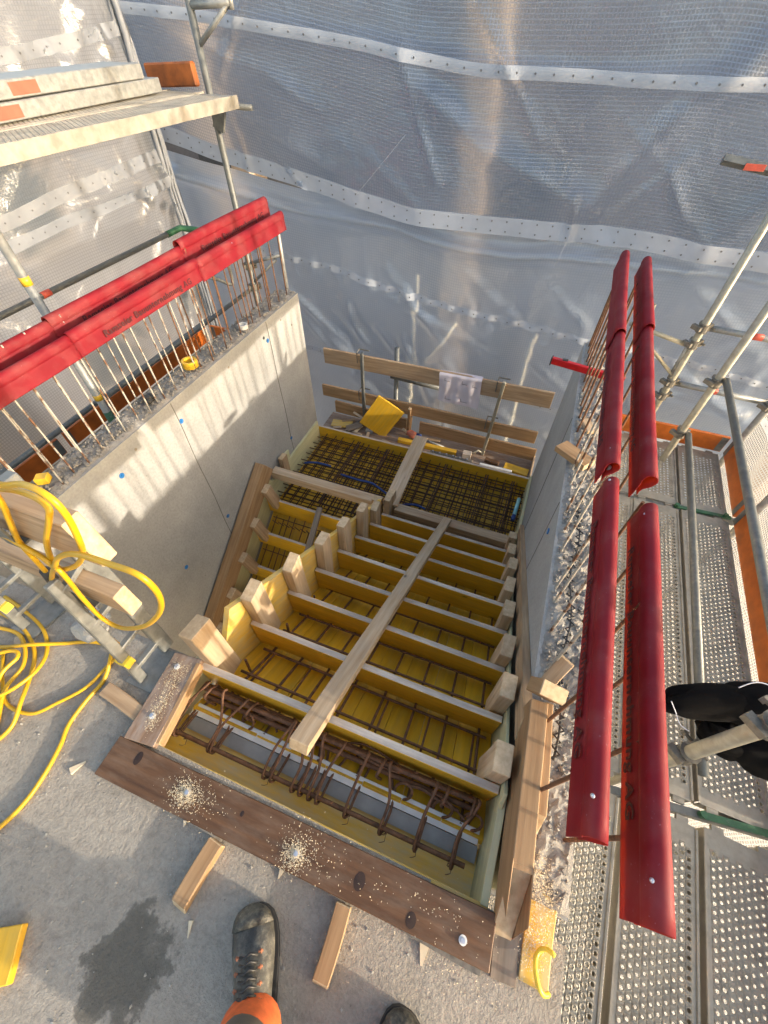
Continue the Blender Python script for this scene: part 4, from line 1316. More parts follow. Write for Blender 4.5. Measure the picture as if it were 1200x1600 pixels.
# ------------------------------------------------------------------ far guard rail over the landing edge
plank('ledge_board', (-2.04, 3.46, ZL - .065), (0.33, 3.46, ZL - .065), .34, .03, 'brown_light', ld)
GB = 'timber boards of the far guard rail'
tag(plank('guard_board', (-2.03, 3.565, -.735), (0.29, 3.565, -.705), .028, .165, 'pine'), 'top timber board of the far guard rail with a paper sheet hanging over it', 'board', GB)
tag(plank('guard_board', (-2.10, 3.565, -1.165), (0.27, 3.565, -1.155), .028, .14, 'orange_pine'), 'middle timber board of the far guard rail', 'board', GB)
tag(plank('guard_board', (-0.95, 3.60, -1.40), (0.32, 3.60, -1.40), .028, .15, 'orange_pine'), 'lowest board of the far guard rail on its right half', 'board', GB)
tag(plank('guard_board', (-1.98, 3.60, -1.385), (-1.10, 3.60, -1.40), .028, .15, 'orange_pine'), 'lowest board of the far guard rail on its left half behind the debris', 'board', GB)
def guard_post(x, z1, label, lean=0.0, mat='galv_dark'):
    t = thing('guard_post', label, 'post', (x, 3.52, ZL - .05), 'clamp posts of the far guard rail')
    plank('post_tube', (x, 3.53, ZL - .05), (x + lean, 3.53, z1), .032, .032, mat, t, bev=.004)
    for z in (-.70, -1.15):
        xx = x + lean * (z + 1.5) / .9
        mb = MB(); mb.tube([(xx - .06, 3.60, z + .095), (xx + .05, 3.60, z + .095)], .007, 6); mb.tube([(xx - .055, 3.60, z + .095), (xx - .055, 3.53, z + .09), (xx - .055, 3.53, z - .02)], .006, 6)
        build(mb, 'board_clamp', 'coupler', t)
    mb = MB(); mb.tube([(x, 3.53, ZL - .03), (x - .05, 3.50, ZL + .02), (x - .11, 3.47, ZL - .03)], .011, 6); build(mb, 'clamp_arm', mat, t, True)
guard_post(-1.585, -.60, 'dark clamp post near the left end of the far guard rail')
guard_post(-0.205, -.60, 'pale clamp post near the right end of the far guard rail', .04, 'galv_pipe')
# paper sheet hanging over the top board
mb = MB(); nx, nz = 24, 16
for j in range(nz + 1):
    for i in range(nx + 1):
        u = i / nx; v = j / nz
        x = -0.78 + .41 * u + .02 * v
        if v < .12: yy = 3.60 - .065 * (v / .12); z = -.642
        else: yy = 3.537; z = -.642 - (v - .12) * .34
        z += .013 * u + (-.02 * u * v)
        yy += (.004 * math.sin(u * 21 + v * 2) + .012 * noise.noise(Vector((u * 5, v * 3, 2)))) * min(1, v * 2.2) - .006
        mb.v.append((x, yy - .006 * (v > .12), z))
for j in range(nz):
    for i in range(nx):
        a = j * (nx + 1) + i; mb.face((a, a + 1, a + nx + 2, a + nx + 1))
ps = thing('paper_sheet', 'pale crumpled plan sheet hanging over the top board of the far guard rail', 'paper', (-.57, 3.55, -.95))
o = build(mb, 'sheet', 'paper', ps, True)
for (x, z, w, h) in ((-.69, -.70, .05, .03), (-.52, -.70, .05, .03), (-.42, -.71, .04, .025), (-.66, -.90, .06, .03), (-.50, -.895, .07, .03)):
    mb = MB()
    mb.box((x, 3.512, z), (w, .001, .0035)); mb.box((x - w / 2, 3.512, z + h / 2), (.0035, .001, h)); build(mb, 'printed_line', 'dark', ps)
# debris on the ledge
tag(plank('panel_offcut', (-1.455, 3.43, -1.46), (-1.25, 3.50, -1.10), .33, .024, 'yellow_ply', up=(.15, -1, .1), edge='yellow_ply'), 'square yellow panel offcut leaning against the middle board of the far guard rail', 'panel')
plank('support', (-1.06, 3.55, -1.47), (-1.05, 3.55, -1.12), .03, .10, 'orange_pine', None, up=(0, 1, 0))
tag(bpy.data.objects['support'], 'upright timber behind the leaning yellow panel offcut', 'timber'); bpy.data.objects['support'].name = 'upright_timber'
tag(plank('yellow_strip', (-1.13, 3.40, ZL - .02), (-.47, 3.42, ZL - .02), .05, .045, 'yellow_ply', edge='yellow_ply'), 'yellow timber strip on the ledge right of the leaning panel', 'strip')
tag(plank('flat_scrap', (-1.95, 3.42, ZL - .03), (-1.72, 3.46, ZL - .03), .11, .02, 'yellow_old'), 'yellow wood scrap in the debris left of the leaning panel', 'wood scrap')
tag(plank('flat_scrap', (-1.75, 3.37, ZL - .025), (-1.58, 3.45, ZL + .03), .10, .02, 'grey_wood'), 'grey wood scrap tilted against the left clamp post', 'wood scrap')
tag(plank('flat_scrap', (-1.72, 3.53, ZL + .10), (-1.52, 3.50, ZL + .04), .03, .012, 'pine_new'), 'pale split stick in the debris beside the left clamp post', 'wood scrap')
tag(plank('flat_scrap', (-1.66, 3.345, ZL - .02), (-1.54, 3.325, ZL - .01), .02, .012, 'pine_new'), 'pale splinter at the landing edge below the left clamp post', 'wood scrap')
tag(plank('flat_scrap', (-1.30, 3.34, ZL - .028), (-1.20, 3.325, ZL - .028), .02, .012, 'pine_new'), 'thin splinter at the foot of the leaning yellow panel', 'wood scrap')
tag(plank('grey_block', (-1.53, 3.44, ZL - .03), (-1.45, 3.45, ZL - .03), .07, .06, 'foam_grey'), 'small grey block beside the foot of the left clamp post', 'block')
for k, (x, y, z, a, L, m, lab) in enumerate(((-1.86, 3.36, ZL - .035, 10, .10, 'pine_new', 'pale short splinter in the debris at the left end of the ledge'), (-1.62, 3.40, ZL - .03, 70, .12, 'chip', 'pale chip in the middle of the debris left of the leaning panel'), (-1.80, 3.50, ZL - .03, 30, .20, 'pine', 'brown stick in the debris near the left wall'), (-1.48, 3.36, ZL - .035, 100, .07, 'pine_new', 'pale chip at the lower left corner of the leaning panel'), (-.86, 3.52, ZL - .03, 5, .35, 'pine', 'thin brown stick behind the yellow strip on the ledge'))):
    dx, dy = math.cos(R(a)) * L / 2, math.sin(R(a)) * L / 2
    tag(plank('flat_scrap', (x - dx, y - dy, z), (x + dx, y + dy, z + .02), .035, .014, m), lab, 'wood scrap')
hm = thing('hand_tool', 'long tool with orange grip and blue collar lying behind the leaning yellow panel', 'tool', (-1.0, 3.48, ZL - .04))
mb = MB(); mb.tube([(-1.12, 3.50, -1.40), (-1.06, 3.50, -1.425)], [.018, .022], 10); build(mb, 'tip', 'pine_new', hm, True)
mb = MB(); mb.tube([(-1.06, 3.50, -1.425), (-1.02, 3.50, -1.43), (-.975, 3.49, -1.44), (-.95, 3.49, -1.445)], [.024, .040, .042, .034], 12); build(mb, 'grip', 'glove_orange', hm, True)
mb = MB(); mb.tube([(-.95, 3.49, -1.445), (-.90, 3.485, -1.45)], .038, 12); build(mb, 'collar', 'blue_dark', hm, True)
mb = MB(); mb.tube([(-.90, 3.485, -1.45), (-.62, 3.47, -1.485)], [.014, .011], 8); build(mb, 'shaft', 'galv', hm, True)
rl = thing('bolt_rail', 'dark steel rail with a row of bolts on the ledge right of the lying board', 'rail', (-.5, 3.33, ZL - .05))
plank('rail_body', (-.74, 3.335, ZL - .03), (-.28, 3.345, ZL - .03), .05, .03, 'coupler', rl)
for k in range(6):
    x = -.71 + k * .075
    mb = MB(); mb.tube([(x, 3.337, ZL - .015), (x, 3.337, ZL + .008)], .011, 6); build(mb, 'bolt_head', 'bolt', rl)
tag(plank('crate_scrap', (-.40, 3.42, ZL - .015), (-.31, 3.425, ZL - .015), .07, .07, 'ply_edge'), 'small pale weathered block on the ledge at the end of the yellow strip', 'block')
tag(plank('white_profile', (-.20, 3.345, ZL - .03), (.14, 3.345, ZL - .03), .035, .04, 'white', bev=.008), 'white plastic profile lying on the ledge near the right wall', 'profile')
tag(plank('yellow_scrap', (.05, 3.42, ZL - .035), (.30, 3.40, ZL - .035), .10, .025, 'yellow_ply'), 'yellow wood scrap in the far right corner of the ledge', 'wood scrap')
tag(plank('rusty_stick', (-.16, 3.43, ZL - .02), (-.01, 3.41, ZL - .015), .05, .035, 'brown_plank'), 'rusty brown scrap lying behind the white profile', 'wood scrap')
tag(plank('corner_post', (.322, 3.30, ZL - .05), (.322, 3.62, ZL - .04), .016, .15, 'pine_new', up=(0, 0, 1)), 'pale upright board closing the ledge at the right wall', 'board')
pipe('grey_pipe', (-1.35, 3.75, -.93), (-.76, 3.75, -.955), .03, 'galv_dark', 'thick grey pipe behind the top board of the far guard rail', 'pipe')
standard(-1.30, 3.78, -4.5, -.62, 'grey pole stub behind the far guard rail', None, (), mat='galv_dark')

# ------------------------------------------------------------------ guard rail at the left slab edge, with the yellow hose
def stand(x, y, label):
    t = thing('guard_stand', label, 'stand', (x, y, 0), 'galvanised guard stands')
    a0, a1 = Vector((x, y - .07, .012)), Vector((x - .01, y - .015, .62))
    b0, b1 = Vector((x + .01, y + .065, .012)), Vector((x - .005, y + .085, .66))
    plank('leg', a0, a1, .035, .02, 'galv_stand', t, up=(1, 0, 0)); plank('leg', b0, b1, .05, .022, 'galv_stand', t, up=(1, 0, 0))
    for f in (.12, .34, .62, .92):
        p = a0.lerp(a1, f); q = b0.lerp(b1, f)
        plank('rung', p, q, .022, .018, 'galv_stand', t)
    plank('post', (x - .005, y + .085, .60), (x - .005, y + .085, .93), .035, .03, 'galv_stand', t, up=(1, 0, 0))
    for z in (.47, .79):
        mb = MB(); mb.box((x - .005, y + .04, z - .004), (.05, .09, .006)); mb.box((x - .005, y - .003, z + .03), (.05, .005, .08)); build(mb, 'board_hook', 'galv_dark', t)
    mb = MB()
    i = mb.add([(x - .05, y - .10, .001), (x + .07, y - .10, .001), (x + .09, y + .055, .001), (x - .03, y + .055, .001), (x - .05, y - .10, .011), (x + .07, y - .10, .011), (x + .09, y + .055, .011), (x - .03, y + .055, .011)])
    for f in ((0, 3, 2, 1), (4, 5, 6, 7), (0, 1, 5, 4), (1, 2, 6, 5), (2, 3, 7, 6), (3, 0, 4, 7)): mb.face([i + k for k in f])
    build(mb, 'foot_plate', 'galv_stand', t)
    mb = MB(); p = a0.lerp(a1, .24); mb.box(p, (.044, .034, .036)); build(mb, 'yellow_marker', 'yellow_plastic', t)
    return t
stand(-1.02, 0.225, 'galvanised guard stand with yellow marker at the end of the slab edge boards')
stand(-1.60, 0.225, 'galvanised guard stand at the left picture edge under the slab edge boards')
tag(plank('guard_board', (-2.35, .265, .868), (-.772, .265, .868), .042, .148, 'pine', cut1=-.012), 'upper thick board of the slab edge guard rail under the yellow hose', 'board', 'boards of the slab edge guard rail')
tag(plank('guard_board', (-2.35, .265, .527), (-.875, .265, .527), .044, .104, 'pine', cut1=-.006), 'lower thick board of the slab edge guard rail inside the hose loop', 'board', 'boards of the slab edge guard rail')
def hose(pts, label, r=.0072):
    mb = MB(); mb.tube(smooth_path(pts, 7), r, 10)
    return tag(build(mb, 'yellow_hose', 'hose', None, True), label, 'hose', 'yellow hoses')
hose([(-1.055, 0.260, 0.966), (-0.861, 0.245, 1.030), (-0.759, 0.240, 1.074), (-0.698, 0.235, 1.079), (-0.681, 0.232, 1.042), (-0.712, 0.230, 0.955), (-0.760, 0.230, 0.872), (-0.843, 0.228, 0.783), (-0.936, 0.226, 0.719), (-0.925, 0.226, 0.770), (-0.858, 0.228, 0.872), (-0.756, 0.230, 0.990), (-0.747, 0.240, 1.019), (-0.797, 0.250, 1.019), (-0.909, 0.260, 0.983), (-1.176, 0.270, 0.869)],
     'yellow hose loop hanging over the upper board of the slab edge guard rail', .0062)
hose([(-1.263, 0.230, 0.762), (-1.057, 0.226, 0.805), (-0.996, 0.222, 0.800), (-0.934, 0.218, 0.785), (-0.906, 0.214, 0.768), (-0.843, 0.214, 0.833), (-0.774, 0.214, 0.887), (-0.710, 0.214, 0.917), (-0.635, 0.212, 0.932), (-0.564, 0.210, 0.942), (-0.544, 0.210, 0.903), (-0.567, 0.210, 0.823), (-0.638, 0.210, 0.708), (-0.761, 0.210, 0.558), (-0.908, 0.210, 0.432), (-0.968, 0.210, 0.451), (-0.944, 0.210, 0.586), (-0.908, 0.212, 0.709), (-0.916, 0.216, 0.748), (-0.989, 0.220, 0.679), (-1.098, 0.220, 0.545), (-1.171, 0.215, 0.415), (-1.143, 0.210, 0.365), (-1.088, 0.205, 0.342), (-1.105, .21, .20), (-1.14, .215, .06), (-1.165, .205, .0095), (-1.175, .15, .0088), (-1.19, .06, .0088), (-1.245, -.02, .0088), (-1.30, -.08, .0088), (-1.40, -.09, .0088), (-1.48, -.05, .0088), (-1.60, .05, .0088)],
     'long yellow hose hanging in a big loop and running down onto the slab', .0062)
hose([(-0.846, 0.240, 1.130), (-0.897, 0.235, 0.981), (-0.935, 0.230, 0.909), (-0.996, 0.226, 0.805), (-1.024, 0.224, 0.705), (-1.056, 0.226, 0.627)],
     'yellow hose end with a dark coupling hanging beside the slab edge boards', .0062)
mb = MB(); mb.tube([(-1.05, .226, .645), (-1.068, .226, .59)], [.013, .015], 10)
tag(build(mb, 'hose_coupling', 'dark', None, True), 'dark coupling on the end of the hanging yellow hose', 'coupling')
hose([(-1.80, .16, .0088), (-1.66, .155, .0088), (-1.55, .125, .0088), (-1.47, .08, .0088), (-1.42, .02, .0088), (-1.36, -.06, .024), (-1.33, -.14, .0088), (-1.36, -.22, .0088), (-1.45, -.28, .0088), (-1.6, -.30, .0088)],
     'yellow hose curve on the slab at the left picture edge')
hose([(-1.75, .02, .0088), (-1.62, .055, .0088), (-1.50, .10, .034), (-1.40, .155, .0088), (-1.30, .20, .0088), (-1.22, .205, .0088), (-1.165, .165, .034), (-1.15, .10, .0088), (-1.155, .02, .0088), (-1.15, -.06, .0088), (-1.125, -.12, .0088), (-1.105, -.20, .0088), (-1.10, -.28, .0088), (-1.12, -.36, .0088), (-1.18, -.46, .0088)],
     'yellow hose strand running along the slab towards the lower left corner')
hose([(-1.70, -.02, .0088), (-1.60, .02, .034), (-1.54, .06, .034), (-1.50, .05, .034), (-1.50, -.02, .034), (-1.46, -.12, .0088), (-1.44, -.2, .0088), (-1.50, -.3, .0088), (-1.62, -.36, .0088)],
     'yellow hose bight crossing the others at the left picture edge')
hose([(-1.75, .10, .009), (-1.62, .12, .009), (-1.52, .09, .025), (-1.46, .03, .024), (-1.45, -.05, .024), (-1.40, -.13, .009), (-1.34, -.20, .009), (-1.30, -.30, .009), (-1.36, -.40, .009), (-1.5, -.45, .009)],
     'yellow hose coil lying across the others on the slab at the left')
hose([(-1.8, .22, .009), (-1.66, .20, .009), (-1.53, .17, .009), (-1.44, .11, .009), (-1.40, .04, .024), (-1.41, -.04, .038), (-1.46, -.10, .038), (-1.55, -.13, .024), (-1.66, -.12, .009), (-1.8, -.06, .009)],
     'yellow hose coil nearest the guard stand on the slab at the left')
# chunk of concrete at the slab edge
bm = bmesh.new(); bmesh.ops.create_icosphere(bm, subdivisions=3, radius=.06)
for v in bm.verts: v.co *= 1 + .35 * noise.noise(v.co * 22) + .2 * noise.noise(v.co * 55); v.co.z *= .6
me = bpy.data.meshes.new('concrete_chunk'); bm.to_mesh(me); bm.free()
tag(link('concrete_chunk', me, 'chunk', None, (-1.33, .245, .036)), 'pale lump of broken concrete on the slab under the guard stand', 'concrete lump')

# small things on the wall tops
def ring_roll(c, ro, ri, h, mat, label, name='tape_roll', cat='tape roll', tilt=None):
    mb = MB(); n = 24; c = Vector(c); q = tilt or Quaternion()
    rings = []
    for (r, z) in ((ro, 0), (ro, h), (ri, h), (ri, 0)):
        rings.append(mb.add([c + q @ Vector((r * math.cos(2 * math.pi * k / n), r * math.sin(2 * math.pi * k / n), z)) for k in range(n)]))
    for a, b in zip(rings, rings[1:] + rings[:1]):
        for k in range(n): mb.face((a + k, a + (k + 1) % n, b + (k + 1) % n, b + k))
    return tag(build(mb, name, mat, None, False), label, cat)
ring_roll((-2.155, 1.945, .030), .052, .036, .045, 'yellow_tape', 'yellow tape roll lying on the left wall top among the bars')
tag(plank('spool_scrap', (-2.20, .76, .05), (-2.15, .79, .05), .05, .04, 'yellow_tape'), 'small yellow plastic scrap on the left wall top behind the hose', 'plastic scrap')
ring_roll((-2.118, 2.53, .028), .036, .026, .03, 'white', 'small white plastic tub on the left wall top', 'plastic_tub', 'tub')
bm = bmesh.new(); bmesh.ops.create_icosphere(bm, subdivisions=3, radius=.035)
for v in bm.verts: v.co *= 1 + .6 * noise.noise(v.co * 40); v.co.z *= .7
me = bpy.data.meshes.new('crumpled_foil'); bm.to_mesh(me); bm.free()
tag(link('crumpled_foil', me, 'dark', None, (-2.15, 1.53, .045)), 'crumpled black plastic scrap on the left wall top', 'plastic scrap')
lv = thing('spirit_level', 'red spirit level lying across the far part of the right wall top', 'level', (.42, 2.78, .035))
plank('bar', (.135, 2.835, .065), (.60, 2.756, .065), .028, .045, 'red_tool', lv, bev=.003)
mb = MB(); mb.box((.22, 2.82, .094), (.035, .02, .006)); build(mb, 'vial', 'dark', lv)
mb = MB(); mb.box((.135, 2.835, .065), (.008, .032, .057), Quaternion((0, 0, 1), R(-9.7))); build(mb, 'end_cap', 'dark', lv)
tag(plank('wood_offcut', (.285, 1.98, .058), (.44, 1.86, .062), .09, .035, 'orange_pine'), 'brown timber offcut lying over the inner edge of the right wall top', 'offcut')
tag(plank('pale_offcut', (.40, 2.28, .045), (.44, 2.17, .045), .05, .02, 'pine_new'), 'pale wood scrap among the bars on the right wall top', 'wood scrap')

# ------------------------------------------------------------------ tarpaulins of the scaffold
def curve(pts):
    def f(x):
        if x <= pts[0][0]: 
            a, b = pts[0], pts[1]
        elif x >= pts[-1][0]:
            a, b = pts[-2], pts[-1]
        else:
            for a, b in zip(pts[:-1], pts[1:]):
                if a[0] <= x <= b[0]: break
        t = (x - a[0]) / (b[0] - a[0])
        if 0 <= t <= 1: t2 = t
        else: t2 = max(-1, min(2, t))
        return a[1] + (b[1] - a[1]) * t2
    def g(x):
        return sum(f(x + d) for d in (-.12, -.06, 0, .06, .12)) / 5
    return g
cb1 = curve([(-3.6, 1.593), (-2.977, 1.558), (-1.675, 1.434), (-1.307, 1.383), (-.843, 1.33), (-.22, 1.323), (.153, 1.312), (.822, 1.316), (2.0, 1.33)])
cb2 = curve([(-3.67, .89), (-3.076, .774), (-2.368, .67), (-1.719, .569), (-1.263, .5), (-.672, .492), (.015, .499), (.5, .524), (.943, .481), (2.0, .46)])
cfold = curve([(-3.7, .62), (-2.222, .432), (-1.489, .409), (-.912, .306), (-.373, .299), (.109, .358), (2.0, .38)])
cb3 = curve([(-3.7, .10), (-2.504, -.009), (-2.02, -.043), (-1.165, -.181), (-.359, -.255), (.387, -.296), (.931, -.337), (1.39, -.358), (2.0, -.44)])
cb4 = curve([(-3.7, -.85), (-2.413, -.93), (-1.188, -1.008), (-.33, -1.026), (.379, -1.082), (2.0, -1.2)])
def ridge(u, v, a, b, w, h):
    ax, ay = a; bx, by = b
    dx, dy = bx - ax, by - ay
    L2 = dx * dx + dy * dy
    t = ((u - ax) * dx + (v - ay) * dy) / L2
    tc = max(0, min(1, t))
    d2 = (u - ax - tc * dx) ** 2 + (v - ay - tc * dy) ** 2
    return h * math.exp(-d2 / (w * w)) * (1 - .5 * abs(2 * tc - 1))
_rc = random.Random(41)
def creases(n, u0, u1, v0, v1, lmin, lmax, h):
    out = []
    for _ in range(n):
        u = _rc.uniform(u0, u1); v = _rc.uniform(v0, v1); a = _rc.choice((-.6, -.75, -.9, .7, -.5, -1.2)) + _rc.uniform(-.2, .2); L = _rc.uniform(lmin, lmax)
        out.append(((u, v), (u + L * math.cos(a), v + L * math.sin(a)), _rc.uniform(.022, .05), -h * _rc.uniform(.5, 1.3)))
    return out
CR_UP = creases(16, -3.4, 1.2, .6, 1.7, .3, .9, .028)
CR_LE = creases(40, -.5, 3.4, -1.4, 1.9, .3, .9, -.036)
CR_LO = creases(20, -3.3, 1.5, -1.6, .4, .3, 1.0, .032)
def d_upper(x, z):
    d = .07 * noise.noise((x * .8, z * .9, 1.0)) + .028 * noise.noise((x * 2.6, z * 1.6, 4.0))
    for a, b, w, h in (((-1.35, 1.32), (-.75, .95), .07, -.05), ((-.75, .95), (.1, .66), .09, -.05), ((.85, 1.55), (.42, 1.15), .09, -.06), ((.42, 1.15), (.1, .68), .08, -.045), ((-2.9, 1.1), (-2.0, .75), .08, -.04), ((-.1, 1.3), (.05, .6), .25, .06), ((.6, 1.0), (.25, .62), .03, -.02), ((-2.0, 1.4), (-1.6, .7), .2, .05), ((1.6, 1.3), (.9, .5), .1, -.05)) + tuple(CR_UP):
        d += ridge(x, z, a, b, w, h)
    d += -.03 * math.exp(-((z - cb1(x)) / .05) ** 2)
    return d
def d_lower(x, z):
    d = .055 * noise.noise((x * 1.1, z * 1.2, 7.0)) + .02 * noise.noise((x * 3.2, z * 2.4, 9.0))
    d += -.075 * math.exp(-((z - cfold(x) + .03) / .045) ** 2)
    for a, b, w, h in (((-1.5, .05), (-.9, -.55), .035, -.03), ((-1.8, -.1), (-.3, -.62), .03, -.022), ((-.9, .2), (.1, -.45), .03, -.02), ((-.2, .2), (.6, -.35), .03, -.02), ((-1.3, -.6), (-.95, -1.3), .04, -.03), ((-1.6, -.55), (-1.2, -.95), .03, -.03), ((.9, .3), (1.7, -.2), .04, -.03), ((1.2, -.45), (1.9, -.75), .05, -.05), ((.9, -.62), (1.9, -.72), .04, -.04), ((-2.2, -1.0), (-1.4, -1.5), .05, -.03), ((-.6, -1.1), (.3, -1.45), .04, -.03)) + tuple(CR_LO):
        d += ridge(x, z, a, b, w * 1.25, h * 1.35)
    d += .012 * math.sin(x * 31) * math.exp(-((z - cb3(x)) / .12) ** 2)
    return d
def d_left(y, z):
    d = .08 * noise.noise((y * .9, z * .9, 13.0)) + .03 * noise.noise((y * 2.8, z * 2.0, 15.0))
    for a, b, w, h in (((3.6, .62), (2.8, .60), .03, .05), ((3.85, .7), (3.2, .2), .05, .04), ((3.85, .65), (3.0, -.6), .05, .045), ((3.85, .6), (3.5, -.8), .05, .05), ((3.8, 1.5), (3.3, 1.0), .06, .05), ((3.8, 1.9), (3.2, 1.2), .06, .05), ((3.0, 1.5), (2.7, .9), .06, .04), ((2.3, .5), (1.5, .3), .04, .04), ((3.7, -.2), (3.3, -1.4), .06, .05)) + tuple(CR_LE):
        d += ridge(y, z, a, b, w, h)
    return d
def d_right(y, z):
    return .05 * noise.noise((y * .9, z * .9, 23.0)) + .02 * noise.noise((y * 3, z * 2.2, 25.0)) + ridge(y, z, (3.6, -.6), (2.6, -1.6), .06, -.04) + ridge(y, z, (3.0, -.4), (2.2, -1.3), .05, -.04)
FY, LX, RX = 3.9, -3.66, 2.0
S_up = lambda x, z: (x, FY + d_upper(x, z), z)
S_lo = lambda x, z: (x, FY + .07 + d_lower(x, z), z)
S_le = lambda y, z: (LX + d_left(y, z), y, z)
S_ri = lambda y, z: (RX + d_right(y, z), y, z)
def sheet(S, u0, u1, v0, v1, nu, nv, mat, parent, vref=lambda u: 0.0):
    me = bpy.data.meshes.new('film')
    V = []; UV = []
    for j in range(nv + 1):
        for i in range(nu + 1):
            u = u0 + (u1 - u0) * i / nu
            a = v0(u) if callable(v0) else v0; b = v1(u) if callable(v1) else v1
            v = a + (b - a) * j / nv
            V.append(S(u, v)); UV.append((u, v - vref(u)))
    F = []
    for j in range(nv):
        for i in range(nu):
            a = j * (nu + 1) + i; F.append((a, a + 1, a + nu + 2, a + nu + 1))
    me.from_pydata(V, [], F)
    uvl = me.uv_layers.new(name='UVMap')
    for lp in me.loops: uvl.data[lp.index].uv = UV[lp.vertex_index]
    for p in me.polygons: p.use_smooth = True
    return link('film', me, mat, parent)
def band(S, u0, u1, c, w, parent, off, rows=1, step=.115, wav=0.0, mat='strip'):
    n = int((u1 - u0) / .03); mb = MB()
    off = Vector(off)
    zz = lambda u: c(u) + wav * math.sin(u * 26)
    for k in range(n + 1):
        u = u0 + (u1 - u0) * k / n
        for s in (-1, 0, 1):
            mb.v.append(tuple(Vector(S(u, zz(u) + s * w / 2)) + off))
    for k in range(n):
        a = k * 3
        for s in (0, 1): mb.face((a + s, a + s + 1, a + s + 4, a + s + 3))
    st = build(mb, 'reinforcing_strip', mat, parent, True)
    mb = MB()
    u = u0 + .05
    while u < u1:
        for r in range(rows):
            z = zz(u) + (0 if rows == 1 else (r - .5) * w * .55)
            p = Vector(S(u, z)) + off * 1.4
            mb.disc(p, off, .0062, .0015, 7)
        u += step
    e = build(mb, 'eyelets', 'eyelet', parent); e['kind'] = 'stuff'
GTp = 'translucent tarpaulins round the scaffold'
t = thing('tarpaulin', 'upper translucent mesh tarpaulin on the far side, bluish, with white eyelet strips', 'tarpaulin', (-.8, FY, .4), GTp)
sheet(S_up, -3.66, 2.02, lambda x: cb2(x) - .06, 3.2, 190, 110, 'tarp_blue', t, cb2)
band(S_up, -3.62, 1.98, cb1, .062, t, (0, -.006, 0))
band(S_up, -3.62, 1.98, cb2, .12, t, (0, -.006, 0), 2)
t = thing('tarpaulin', 'lower translucent mesh tarpaulin on the far side behind the timber guard rail', 'tarpaulin', (-.8, FY, -4.5), GTp)
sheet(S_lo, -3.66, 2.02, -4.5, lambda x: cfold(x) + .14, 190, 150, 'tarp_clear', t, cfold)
band(S_lo, -3.6, 1.98, cb3, .055, t, (0, -.006, 0), 1, .105, .006)
band(S_lo, -3.6, 1.98, cb4, .055, t, (0, -.006, 0), 1, .105, .006)
t = thing('tarpaulin', 'bright translucent tarpaulin on the left side behind the orange toe boards', 'tarpaulin', (LX, 1.5, -4.5), GTp)
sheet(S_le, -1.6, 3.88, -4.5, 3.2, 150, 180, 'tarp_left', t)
lc1 = curve([(-2, 1.2), (2.769, 1.389), (3.182, 1.421), (3.752, 1.486), (3.9, 1.5)])
lc2 = curve([(-2, .5), (2.173, .63), (2.688, .676), (3.691, .74), (3.9, .75)])
lc3 = curve([(-2, .4), (2.074, .504), (2.637, .525), (3.6, .55), (3.9, .57)])
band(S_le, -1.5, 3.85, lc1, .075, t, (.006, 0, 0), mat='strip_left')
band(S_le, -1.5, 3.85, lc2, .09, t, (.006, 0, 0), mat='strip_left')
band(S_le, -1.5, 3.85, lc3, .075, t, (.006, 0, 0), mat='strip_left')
t = thing('tarpaulin', 'sunlit white tarpaulin on the right side beyond the orange toe boards', 'tarpaulin', (RX, 1.5, -4.5), GTp)
sheet(S_ri, -1.6, 3.88, -4.5, 3.2, 130, 150, 'tarp', t)
band(S_ri, -1.5, 3.85, lambda y: -.62 + .03 * math.sin(y), .06, t, (-.006, 0, 0))
# gathered fold where the far and left sheets meet
mb = MB()
for k in range(7):
    a = k * .9
    mb.tube([(-3.60 + .035 * math.cos(a + z * .6) + .02 * noise.noise((z * 3, k, 0)), 3.84 + .035 * math.sin(a + z * .5) + .02 * noise.noise((z * 3, k, 5)), z) for z in [-2.5 + j * .12 for j in range(48)]], .012 + .006 * (k % 3), 6)
o = build(mb, 'gathered_fold', 'strip_left', None, True)
tag(o, 'gathered white tarpaulin edge in the far left corner', 'tarpaulin')
for p0, p1, lab in (((.02, 3.86, .50), (-.03, 3.88, .25), 'short white cord tied at the strip seam of the far tarpaulin'), ((-1.30, 3.84, 1.0), (-1.72, 3.86, .60), 'thin white cord running down across the upper far tarpaulin')):
    mb = MB(); mb.tube([p0, p1], .0014, 5); tag(build(mb, 'tie_string', 'strip'), lab, 'cord', 'white cords on the far tarpaulin')

# ------------------------------------------------------------------ outside: poles behind the sheet and the house next door
GO_ = 'scaffold poles outside the far tarpaulin'
for x, z1, nm in ((-1.32, -.15, 'left half'), (-.03, -.55, 'right half')):
    standard(x, 4.45, -9.4, z1, 'blurred pale scaffold pole behind the lower far tarpaulin in its ' + nm, GO_, (), mat='galv_pipe')
pipe('brace_pipe', (-1.30, 4.42, -1.35), (-.85, 4.42, -.55), .022, 'galv_pipe', 'short diagonal brace behind the far guard rail and tarpaulin', 'scaffold pipe')
hs = thing('backdrop_building', 'blurred grey building with added pilasters behind the far tarpaulin', 'building', (0, 12, -9.4))
mb = MB(); mb.box((1, 15, -3.3), (34, 8, 12.2)); build(mb, 'wall', 'facade', hs)
for x in (-12.5, -7.4, -1.95, 6.5, 12.0):  # pilasters added to give warm sunlit streaks through the far sheet
    mb = MB(); mb.box((x, 10.5, -3.4), (.45, .7, 12.0)); build(mb, 'streak_pilaster', 'warm_render', hs)
for r in range(3):
    for k in range(8):
        x = -12.2 + k * 3.7; z = -7.2 + r * 3.1
        mb = MB(); mb.box((x, 10.99, z), (1.5, .03, 1.7)); w = build(mb, 'window', 'facade', hs)
        mb = MB(); mb.box((x, 10.972, z), (1.3, .012, 1.5)); build(mb, 'pane', 'window', w)

